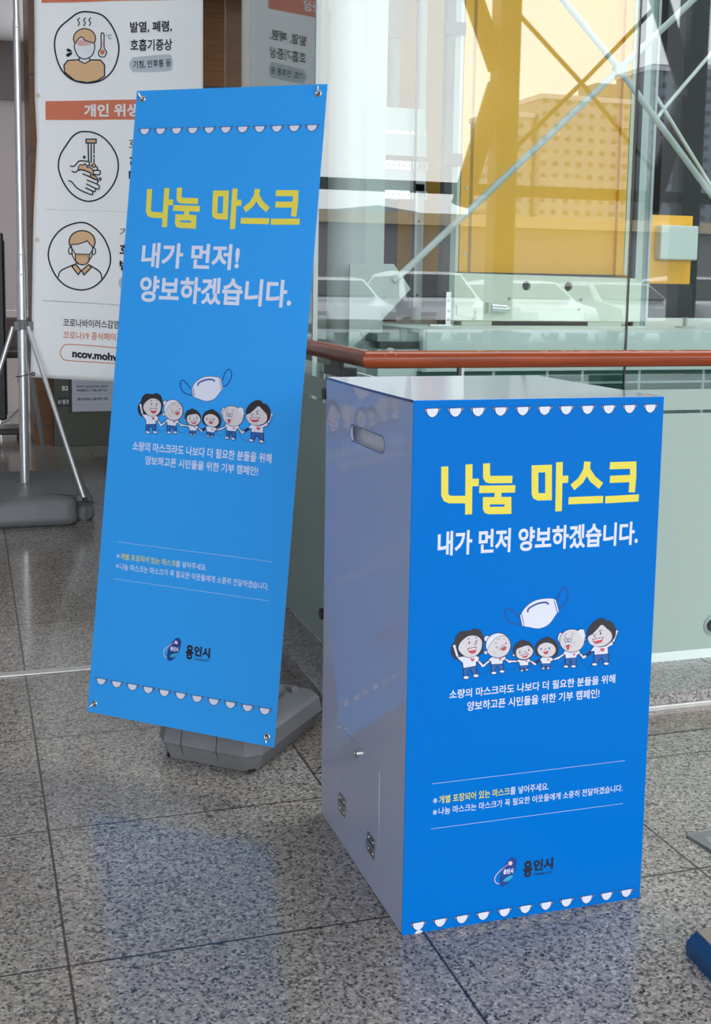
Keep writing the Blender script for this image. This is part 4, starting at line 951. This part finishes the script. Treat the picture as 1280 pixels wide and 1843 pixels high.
th = math.radians(12); CU = V((math.cos(th), -math.sin(th), 0)); CN = V((-math.sin(th), -math.cos(th), 0)); CP = V((0.34, 7.0, 0))
MB().tube([(px, py, 3.28), CP + CU * 1.02 + V((0, 0, 3.28))], 0.012, M_ALU, 14).build('top_arm', t)

# cloth
def cl_left(z):
    k = [(0.70, -0.012), (0.76, -0.009), (1.1, 0.004), (1.62, 0.021), (2.07, 0.048), (2.31, 0.040), (2.6, 0.044), (3.3, 0.05)]
    for (a, u), (b_, w) in zip(k, k[1:]):
        if z <= b_: return u + (w - u) * (z - a) / (b_ - a)
    return k[-1][1]
def wave(u, z):
    return 0.007 * math.sin(7.0 * u + 1.3 * z + 0.6) + 0.002 * math.sin(15 * u - 2.2 * z) + 0.006 * math.exp(-((u - 0.12) / 0.08) ** 2) * math.sin(2.5 * z + 1.0)
def surfC(u, z, lift): return CP + CU * u + CN * (lift + wave(u, z)) + V((0, 0, z))
t = thing('hanging_banner', 'white cloth banner with orange headings and health drawings, hung from the pole', 'banner', CP + CU * 0.5 + V((0, 0, 0.72)))
b = MB(); nu, nv = 40, 90; gv = []
for side in (0.0, -0.001):
    for j in range(nv + 1):
        for i in range(nu + 1):
            s = i / nu; zb = 0.757 - 0.05 * s; z = 3.27 + (zb - 3.27) * j / nv; l = cl_left(z)
            gv.append(surfC(l + (0.957 - l) * s, z, side))
fs = []; W1 = nu + 1; N1 = W1 * (nv + 1)
for j in range(nv):
    for i in range(nu):
        q = [j * W1 + i, j * W1 + i + 1, (j + 1) * W1 + i + 1, (j + 1) * W1 + i]; fs.append(q); fs.append([N1 + k for k in q][::-1])
ring = [i for i in range(W1)] + [j * W1 + nu for j in range(1, nv + 1)] + [nv * W1 + i for i in range(nu - 1, -1, -1)] + [j * W1 for j in range(nv - 1, 0, -1)]
for i in range(len(ring)): a, c = ring[i], ring[(i + 1) % len(ring)]; fs.append([a, c, N1 + c, N1 + a])
b.add(gv, fs, M_CLOTH, True); b.fixn = True; b.build('cloth', t)
HC = hom([0.00294705, -5.247852e-05, -0.1352403, -9.9127e-06, -0.003061111, 2.804671, -4.408532e-05, -5.515213e-05])
def K1(x, y): return HC(x * 0.3125, y * 0.3125)
def K2(x, y): return HC(x * 0.234375, 400 + y * 0.234375)
def K3(x, y): return HC(100 + x * 0.1015625, 220 + y * 0.1015625)
class Cloth(Print):
    def __init__(self): super().__init__(lambda u, z, lift: (u, z, lift), 0.0016, 0.0004)
    def build(self, name, parent, label=None):
        me = self.mb; b = bmesh.new(); vs = [b.verts.new(p) for p in me.v]
        ly = b.faces.layers.int.new('k')
        for f, k in zip(me.f, me.mi):
            if len(set(f)) < 3: continue
            try: q = b.faces.new([vs[i] for i in f]); q[ly] = k
            except ValueError: pass
        for _ in range(5):
            es = [e for e in b.edges if e.calc_length() > 0.07]
            if not es: break
            bmesh.ops.subdivide_edges(b, edges=es, cuts=1, use_grid_fill=True)
            bmesh.ops.triangulate(b, faces=[f for f in b.faces if len(f.verts) > 4])
        b.verts.index_update()
        me.v = [tuple(surfC(*v.co)) for v in b.verts]
        me.f = [[v.index for v in f.verts] for f in b.faces]; me.mi = [f[ly] for f in b.faces]; me.sm = [False] * len(me.f); b.free()
        return me.build(name, parent, label)
    def sub(self, pts, n=3):
        out = []
        for i in range(len(pts)):
            a, c = pts[i], pts[(i + 1) % len(pts)]
            out += [(a[0] + (c[0] - a[0]) * k / n, a[1] + (c[1] - a[1]) * k / n) for k in range(n)]
        return out
    def f(self, H, pts, m, layer, smooth=True, out=0.0):
        q = [H(*p) for p in (smooth_loop(pts, 6) if smooth else self.sub(pts))]
        if m is not None: self.fill(q, m, layer)
        if out: self.line(q, out, M_CBLACK, layer + 0.5, closed=True)
    def l(self, H, pts, w, m=None, layer=3, smooth=True): self.line([H(*p) for p in (smooth_loop(pts, 6, False) if smooth else pts)], w, m or M_CBLACK, layer, cap=True)
    def tx(self, H, body, tl, tr, h, m, bold, layer=2):
        a, b_ = H(*tl), H(*tr); c = H(tl[0], tl[1] + h); self.text(body, a[0], a[1], b_[0], c[1], m, bold, layer, shear=b_[1] - a[1])
def band(P, H, xl, xr, yt, yb, n=16):
    top = [H(xl + (xr - xl) * i / n, yt[0] + (yt[1] - yt[0]) * i / n) for i in range(n + 1)]; bot = [H(xl + (xr - xl) * i / n, yb[0] + (yb[1] - yb[0]) * i / n) for i in range(n + 1)]
    P.mb.add(P._p(top + bot, 0), [[i, i + 1, n + 2 + i, n + 1 + i] for i in range(n)], M_CORANGE)
P = Cloth(); band(P, K1, 240, 1000, (-105, -130), (17, 0)); P.tx(K1, '주요증상', (520, -85), (770, -95), 72, M_CWHITE, 0.03); P.build('heading_band', t, 'orange heading band')
P = Cloth(); band(P, K1, 262, 1080, (582, 570), (690, 690)); P.tx(K1, '개인 위생', (483, 600), (800, 598), 74, M_CWHITE, 0.03)
P.build('heading_band', t, 'orange heading band')
P = Cloth(); P.tx(K1, '발열, 폐렴,', (750, 128), (990, 118), 66, M_CBLACK, 0.02); P.build('poster_lettering', t, 'black lettering line')
P = Cloth(); P.tx(K1, '호흡기증상', (752, 228), (992, 222), 68, M_CBLACK, 0.018); P.build('poster_lettering', t, 'black lettering line')
pill = [(785, 330), (960, 314), (985, 322), (995, 350), (992, 385), (970, 408), (785, 416), (757, 402), (746, 372), (757, 344)]
P = Cloth(); P.f(K1, pill, M_CPILL, 0); P.build('text_pill', t, 'grey rounded text pill')
P = Cloth(); P.tx(K1, '기침, 인후통 등', (768, 352), (985, 340), 46, M_CBLACK, 0.015); P.build('poster_lettering', t, 'black lettering line')
P = Cloth(); P.tx(K1, '흐', (742, 800), (805, 798), 52, M_CBLACK, 0.0); P.build('poster_lettering', t, 'black lettering line')
P = Cloth(); P.tx(K1, '손', (742, 885), (810, 885), 66, M_CBLACK, 0.03); P.build('poster_lettering', t, 'black lettering line')
P = Cloth(); P.tx(K1, '비', (742, 980), (810, 980), 64, M_CBLACK, 0.03); P.build('poster_lettering', t, 'black lettering line')
P = Cloth(); P.tx(K2, '기', (918, 45), (985, 42), 60, M_CBLACK, 0.0); P.build('poster_lettering', t, 'black lettering line')
P = Cloth(); P.tx(K2, '호', (918, 165), (1005, 165), 78, M_CBLACK, 0.03); P.build('poster_lettering', t, 'black lettering line')
P = Cloth(); P.tx(K2, '반', (918, 290), (1005, 290), 80, M_CBLACK, 0.03); P.build('poster_lettering', t, 'black lettering line')
P = Cloth(); P.f(K2, [(910, 462), (930, 425), (980, 415), (1060, 415), (1075, 465), (1060, 515), (980, 520), (930, 510)], M_CPILL, 0); P.build('text_pill', t, 'grey rounded text pill')
P = Cloth(); P.tx(K2, '코로나바이러스감염', (485, 738), (912, 757), 62, M_CBLACK, 0.01); P.build('poster_lettering', t, 'black lettering line')
P = Cloth(); P.tx(K2, '코로나19 공식페이지', (485, 835), (935, 855), 58, M_CORANGE, 0.01); P.build('poster_lettering', t, 'orange lettering line')
P = Cloth(); P.tx(K2, 'ncov.mohw', (555, 975), (925, 1010), 62, M_CBLACK, 0.04); P.build('poster_lettering', t, 'black lettering line')
P = Cloth()
P.line([K2(*p) for p in smooth_loop([(520, 938), (700, 948), (900, 965), (1000, 972), (1045, 1000), (1050, 1050), (1010, 1092), (900, 1087), (700, 1073), (515, 1060), (475, 1035), (463, 1000), (480, 960)], 6)], 0.0045, M_CORANGE, 1, closed=True)
P.l(K2, [(330, 602), (500, 610), (700, 622), (1000, 642)], 0.003, M_CGREY, 1)
for i in range(32):
    x = 256 + i * 19; q = K1(x, 1206 + (x - 256) * 0.034); P.rect(q[0], q[1], q[0] + 0.006, q[1] + 0.003, M_CGREY, 1)
P.build('frame_lines', t, 'thin lines and rounded address frame')
P = Cloth()    # fever drawing
P.f(K1, [(505, 68), (590, 90), (650, 160), (685, 260), (675, 350), (640, 420), (580, 465), (500, 478), (420, 460), (360, 410), (325, 330), (315, 240), (340, 165), (400, 110), (450, 75)], None, 1, True, 0.0078)
P.f(K1, [(372, 415), (368, 375), (390, 347), (455, 343), (490, 365), (520, 345), (580, 347), (603, 375), (603, 440), (560, 466), (500, 476), (430, 463)], M_CTAN, 1, False, 0.0066)
P.f(K1, [(458, 325), (515, 325), (517, 350), (490, 366), (456, 350)], M_CWHITE, 2, False, 0.0055)
P.f(K1, ell(487, 222, 64, 57), M_CTAN, 2.2, False, 0.0055)
P.f(K1, [(428, 270), (440, 240), (468, 213), (495, 235), (540, 250), (545, 280), (530, 320), (488, 340), (448, 320)], M_CWHITE, 3, True, 0.0055)
P.f(K1, [(442, 250), (470, 225), (500, 243), (530, 253), (500, 262), (460, 264)], M_CPINK, 4, True)
for x in (453, 487, 518): P.l(K1, [(x + 5, 104), (x - 5, 116), (x + 4, 132), (x - 3, 148)], 0.0055)
P.f(K1, [(583, 200), (590, 193), (600, 200), (601, 275), (615, 300), (605, 325), (590, 330), (572, 322), (568, 300), (582, 275)], M_CWHITE, 1, True, 0.0055)
P.f(K1, ell(591, 302, 14), M_CORANGE, 3, False); P.l(K1, [(591, 238), (591, 300)], 0.003, M_CORANGE, 3)
P.tx(K1, '°C', (612, 200), (644, 200), 27, M_CBLACK, 0.0)
P.f(K1, [(384, 281), (400, 282), (414, 296), (398, 298), (387, 292)], M_CBLACK, 2, True); P.f(K1, [(380, 318), (388, 307), (416, 301), (408, 317), (390, 327)], M_CBLACK, 2, True)
P.build('fever_drawing', t, 'feverish person in a round outline')
P = Cloth()    # hand washing drawing
P.f(K3, [(530, 165), (650, 180), (800, 240), (950, 370), (1070, 560), (1115, 760), (1080, 980), (980, 1170), (820, 1330), (620, 1400), (450, 1370), (280, 1260), (140, 1070), (60, 870), (50, 720), (90, 560), (190, 400), (300, 250), (420, 175)], None, 1, True, 0.0078)
P.f(K3, [(540, 300), (720, 300), (720, 368), (540, 368)], M_CTAN, 1, False, 0.0066)
for pts in ([(578, 370), (585, 700)], [(630, 370), (632, 715)], [(682, 370), (682, 550)], [(682, 585), (682, 620)], [(682, 650), (682, 715)]): P.l(K3, pts, 0.0066, smooth=False)
P.f(K3, [(402, 850), (405, 790), (440, 750), (485, 760), (510, 735), (550, 760), (560, 800), (610, 805), (660, 840), (670, 900), (655, 930), (700, 950), (740, 990), (740, 1025), (620, 975), (625, 920), (590, 885), (470, 840)], M_CTAN, 1, True, 0.0055)
P.l(K3, [(262, 775), (320, 780), (370, 735), (425, 685), (575, 695), (600, 725), (590, 765)], 0.0066)
P.l(K3, [(560, 768), (650, 775), (720, 785), (745, 815), (735, 848)], 0.0066)
P.l(K3, [(680, 855), (775, 855), (795, 890), (775, 930), (680, 925)], 0.0066)
P.f(K3, ell(676, 768, 32), M_CTAN, 3, False, 0.0055)
P.l(K3, [(290, 862), (340, 885), (440, 838), (590, 885), (625, 920), (615, 965)], 0.0066)
P.l(K3, [(485, 915), (740, 1025), (745, 1060), (735, 1095)], 0.0066); P.l(K3, [(560, 1025), (740, 1100), (775, 1140), (745, 1185), (550, 1095)], 0.0066)
P.l(K3, [(535, 1162), (680, 1228), (710, 1195), (700, 1170)], 0.0066); P.l(K3, [(230, 1035), (290, 1060), (400, 1180), (630, 1282), (658, 1250), (650, 1215)], 0.0066)
P.f(K3, ell(508, 618, 12, 18), None, 1, False, 0.0066); P.f(K3, ell(792, 1008, 16, 18), None, 1, False, 0.0066)
P.build('hand_washing_drawing', t, 'hands under a tap in a round outline')
P = Cloth()    # masked man drawing
P.f(K2, [(610, 2), (700, 25), (790, 110), (840, 220), (845, 320), (800, 420), (720, 495), (620, 520), (510, 490), (430, 415), (380, 310), (372, 220), (410, 120), (490, 40)], None, 1, True, 0.0078)
P.l(K2, [(447, 420), (470, 370), (580, 320)], 0.0066); P.l(K2, [(680, 325), (765, 380), (783, 440)], 0.0066)
P.f(K2, [(552, 340), (580, 320), (622, 372), (600, 402)], M_CTAN, 1, False, 0.0066); P.f(K2, [(680, 325), (702, 345), (645, 405), (625, 372)], M_CTAN, 1, False, 0.0066)
P.f(K2, ell(540, 220, 14, 26), M_CWHITE, 1, False, 0.0055); P.f(K2, ell(720, 222, 14, 26), M_CWHITE, 1, False, 0.0055)
P.f(K2, ell(630, 150, 100, 86), M_CTAN, 1.5, False, 0.0066)
P.f(K2, [(548, 172), (600, 168), (655, 150), (668, 140), (690, 170), (712, 190), (705, 260), (670, 315), (630, 328), (590, 315), (555, 255)], M_CWHITE, 2.5, False, 0.0055)
P.f(K2, [(578, 243), (688, 247), (684, 300), (660, 322), (630, 327), (600, 318), (580, 295)], M_CTAN, 3.5, False, 0.0055)
P.l(K2, [(555, 205), (578, 243)], 0.0055, smooth=False, layer=4); P.l(K2, [(712, 210), (688, 247)], 0.0055, smooth=False, layer=4); P.l(K2, [(590, 256), (676, 260), (675, 300)], 0.002, smooth=False, layer=5)
P.build('masked_man_drawing', t, 'man in a mask in a round outline')
for q in ((68, 172), (67, 432)):
    u, z = HC(*q); c = surfC(u, z, 0.003); MB().torus(c, CN, 0.009, 0.003, mat('eyelet_cream', (0.62, 0.57, 0.42), 0.5)).build('eyelet', t)
u, z = HC(60, 673); c = surfC(u, z, 0.003)
MB().torus(c, CN, 0.009, 0.003, M_CBLACK).build('eyelet', t)
MB().tube([c, c + CN * 0.01 + V((-0.03, 0, -0.003)), V((px - 0.02, py - 0.034, z - 0.012)), V((px - 0.04, py - 0.01, z - 0.014))], 0.003, M_DKGREY, 8).build('tie_cord', t)

# ================================================================== BACK LEFT
t = thing('directory_board', 'dark olive floor directory board with a white list sheet', 'sign', (0.9, 9.62, 0))
MB().box(0.625, 1.60, 9.60, 9.70, 0.0, 1.9, M_OLIVE, 0.004).build('board', t)
MB().box(0.655, 0.745, 9.594, 9.60, 0.315, 0.385, M_OLIVE2).build('level_tag', t)
MB().box(0.748, 0.764, 9.592, 9.60, 0.265, 0.60, M_DKGREY).build('sheet_edge', t)
b = MB().box(0.764, 1.5, 9.594, 9.60, 0.272, 1.2, M_SHEET); b.build('list_sheet', t)
surfD = lambda u, z, lift: (u, 9.5935 - lift, z)
P = Print(surfD); 
P.text('B2', 0.690, 0.475, 0.738, 0.440, M_CWHITE, 0.03); P.text('B1별관', 0.660, 0.370, 0.742, 0.333, M_CWHITE, 0.01)
P.text('주민편의시설(전산교육장), 정보통신', 0.80, 0.478, 1.045, 0.456, M_CBLACK, 0.01); P.text('재해물품창고, 기계실, 발전기실,', 0.80, 0.450, 1.035, 0.428, M_CBLACK, 0.01)
P.text('교통건설국장실, 교통정책과, 대중', 0.80, 0.382, 1.04, 0.358, M_CBLACK, 0.01)
for z in (0.497, 0.408, 0.33): P.rect(0.766, z, 1.2, z + 0.002, M_CGREY)
P.build('list_lettering', t)
t = thing('kiosk', 'tall black display kiosk on a wheeled foot at the left edge', 'kiosk', (0.1, 10.15, 0))
MB().box(-0.35, 0.285, 10.08, 10.22, 0.16, 1.66, M_BLACK, 0.012).build('screen_body', t)
MB().box(0.262, 0.295, 10.10, 10.20, 0.20, 1.60, M_DKGREY).build('side_rail', t)
MB().box(-0.4, 0.42, 9.98, 10.32, 0.05, 0.10, M_BLACK, 0.01).box(-0.2, 0.2, 10.1, 10.2, 0.1, 0.17, M_BLACK).build('foot', t)
for x in (-0.35, 0.38):
    for y in (10.02, 10.28): MB().cyl((x - 0.012, y, 0.026), (x + 0.012, y, 0.026), 0.026, M_DKGREY, 16).box(x - 0.01, x + 0.01, y - 0.01, y + 0.01, 0.03, 0.052, M_DKGREY).build('caster', t)
t = thing('chair', 'dark seat on thin chrome legs glimpsed behind the left pole', 'chair', (0.42, 11.2, 0))
MB().box(0.24, 0.62, 11.0, 11.4, 0.60, 0.66, M_DKGREY, 0.02).build('seat', t)
MB().box(0.24, 0.62, 11.38, 11.42, 0.66, 0.95, M_WALLDK, 0.015).build('backrest', t)
for x in (0.28, 0.58):
    for y in (11.04, 11.36): MB().cyl((x, y, 0.60), (x + (0.06 if x > 0.4 else -0.06) * 0.6, y, 0.0), 0.012, M_CHROME, 12).build('leg', t)
t = thing('partition_panel', 'low pale partition panel by the far left wall', 'partition', (0.3, 11.8, 0))
MB().box(-0.1, 0.62, 11.78, 11.82, 0.04, 1.0, M_CLOTH, 0.005).build('panel', t)
MB().box(-0.1, -0.06, 11.7, 11.9, 0.0, 0.04, M_DKGREY).box(0.56, 0.60, 11.7, 11.9, 0.0, 0.04, M_DKGREY).build('foot', t)
tag(MB().tube([(0.50, 11.74, 0.60), (0.45, 11.65, 0.50), (0.44, 11.6, 0.35), (0.50, 11.55, 0.15), (0.35, 11.5, 0.010), (0.1, 10.6, 0.010)], 0.009, M_BLACK, 8).build('power_cable'), 'black cable drooping to the floor behind the left pole', 'cable')

# ================================================================== RIGHT FOREGROUND
t = thing('floor_plate', 'thin grey floor plate with a dark edge at the right', 'plate', (1.85, 2.3, 0))
MB().prism([(1.628, 2.379, 0.001), (1.640, 2.300, 0.001), (1.60, 2.15, 0.001), (2.1, 2.05, 0.001), (2.15, 2.40, 0.001)], (0, 0, 0.006), M_PLATE).build('plate', t)
MB().prism([(1.660, 2.352, 0.0071), (1.640, 2.17, 0.0071), (2.07, 2.08, 0.0071), (2.12, 2.375, 0.0071)], (0, 0, 0.0006), mat('plate_inlay', (0.24, 0.25, 0.25), 0.4)).build('inlay', t)
t = thing('platform', 'low tan-topped platform with sloping blue edges at the lower right', 'platform', (1.6, 1.7, 0))
ang = math.radians(-4)
RM = Matrix.Translation((1.337, 1.934, 0)) @ Matrix.Rotation(ang, 4, 'Z')
b = MB(); W_, D_, bev, h1, h2 = 0.6, 0.5, 0.013, 0.027, 0.054
lo = [(0, 0, 0), (W_, 0, 0), (W_, -D_, 0), (0, -D_, 0)]; md = [(x, y, h1) for x, y, z in lo]; tp = [(bev, -bev, h2), (W_ - bev, -bev, h2), (W_ - bev, -D_ + bev, h2), (bev, -D_ + bev, h2)]
vs = [RM @ V(p) for p in lo + md + tp]; fs = [[0, 1, 2, 3]]
for k in (0, 4):
    for i in range(4): fs.append([k + i, k + (i + 1) % 4, k + 4 + (i + 1) % 4, k + 4 + i])
b.add(vs, fs, M_EDGEBLUE); b.add(vs, [[8, 9, 10, 11]], M_EDGEBLUE); b.build('blue_edging', t)
MB().prism([RM @ V((x, y, h2 + 0.0003)) for x, y, z in tp], (0, 0, 0.003), M_TAN).build('top_board', t)

# ================================================================== OUTSIDE, mirrored in the shaft glass
struct(MB().box(-160, 400, -352, -5.2, -0.25, -0.05, M_ASPH), 'ground')
hl = MB(); random.seed(3); xs = [-150 + i * 12 for i in range(45)]
hv = [(x, -300, -0.2) for x in xs] + [(x, -325, 16 + 6 * math.sin(x * 0.021) + 3 * math.sin(x * 0.057 + 1) + random.uniform(-0.8, 0.8)) for x in xs] + [(x, -350, -0.2) for x in xs]
nh = len(xs)
hl.add(hv, [[k * nh + i, k * nh + i + 1, (k + 1) * nh + i + 1, (k + 1) * nh + i] for k in (0, 1) for i in range(nh - 1)], mat('hill_haze', (0.26, 0.29, 0.33), 0.9, noise=0.15, nscale=0.05), True)
struct(hl, 'hills')
def make_car(x, y, paint, label, suv):
    t = thing('car', label, 'car', (x, y, -0.05), 'parked cars outside')
    h = 1.62 if suv else 1.46; w = 0.9
    prof = [(-2.2, 0.35), (-2.25, 0.62), (-2.1, 0.88), (-1.2, 1.0), (-0.45, h - 0.04), (0.3, h), (1.3, h - 0.08), (2.0, 1.02), (2.15, 0.9), (2.2, 0.4)]
    b = MB(); vs = []; n = len(prof)
    for s, ins in ((-1, 1.0), (1, 1.0)):
        for (yy, z) in prof: k = 1.0 if z < 1.0 else 1.0 - 0.22 * (z - 1.0) / 0.6; vs.append((x + s * w * k, y - yy, z - 0.05))
    b.add(vs, [list(range(n))[::-1], list(range(n, 2 * n))] + [[i, (i + 1) % n, n + (i + 1) % n, n + i] for i in range(n)], paint); b.build('body', t)
    g = MB(); f = lambda s, yy, z: (x + s * w * (1.0 if z < 1.0 else 1.0 - 0.22 * (z - 1.0) / 0.6), y - yy, z - 0.05)
    def pane(pts, d): g.prism(pts, d, M_CARGL)
    pane([f(-0.9, -1.12, 1.06), f(0.9, -1.12, 1.06), f(0.9, -0.52, h - 0.09), f(-0.9, -0.52, h - 0.09)], (0, 0.03, 0.02))
    for s in (-1, 1): pane([f(s * 1.005, -0.9, 1.04), f(s * 1.005, -0.42, h - 0.1), f(s * 1.005, 1.2, h - 0.14), f(s * 1.005, 1.7, 1.06)], (s * 0.012, 0, 0))
    g.build('windows', t)
    for sx in (-1, 1):
        MB().box(x + sx * 0.72 - 0.16, x + sx * 0.72 + 0.16, y + 2.18, y + 2.26, 0.58, 0.74, M_LAMP, 0.02).build('headlamp', t)
        for yy in (-1.4, 1.35): MB().cyl((x + sx * 0.72, y - yy, 0.27), (x + sx * 0.93, y - yy, 0.27), 0.32, M_TYRE, 24).cyl((x + sx * 0.925, y - yy, 0.27), (x + sx * 0.935, y - yy, 0.27), 0.2, M_ALU, 20).build('wheel', t)
    MB().box(x - 0.55, x + 0.55, y + 2.19, y + 2.25, 0.40, 0.56, M_BLACK).build('grille', t)
CARS = [(4.9, M_CARD, 'dark parked car, first from the left outside', False), (7.4, M_CARW, 'white parked car beside the dark car outside', False), (9.7, M_CARW, 'white parked off-roader, third in the row outside', True),
        (12.0, M_CARW, 'white parked car, fourth in the row outside', False), (14.4, M_CARS, 'silver parked car, fifth in the row outside', False), (16.8, M_CARW, 'white parked car at the right end outside', True)]
for x, p, lb, s in CARS: make_car(x, -15.5, p, lb, s)
def building(x0, x1, h, y, m, label, roof=None, pent=None):
    t = thing('apartment_building', label, 'building', ((x0 + x1) / 2, y, -0.1))
    MB().box(x0, x1, y - 14, y, -0.1, h, m).build('block', t)
    if pent: MB().box(pent[0], pent[1], y - 10, y - 2, h, pent[2], M_WALLDK).build('roof_house', t)
    MB().box(x0 - 0.3, x1 + 0.3, y - 14.3, y + 0.3, h, h + 1.0, M_WALL).build('parapet', t)
    return t
building(113.5, 134, 39.2, -220, F_APT1, 'tall pale apartment tower with a stepped roof house', pent=(127, 132, 43.5))
building(104.5, 112.6, 35.5, -222, F_APT1, 'lower pale apartment slab left of the tall tower')
building(139, 149, 46.8, -221, F_APT2, 'dark grey upper apartment tower at the right', pent=(141, 146, 48.5))
building(152, 180, 48, -222, F_APT2, 'dark apartment block at the far right')
t = thing('low_building', 'long low building with a tan roof behind the parked cars', 'building', (24, -40, -0.1))
MB().box(8, 44, -50, -40, -0.1, 3.8, M_WALLDK).build('wall', t)
MB().box(7.5, 44.5, -50.5, -39.5, 3.8, 4.3, M_ROOFTAN).build('roof', t)

for o in bpy.data.objects:
    if '_o' in o: del o['_o']
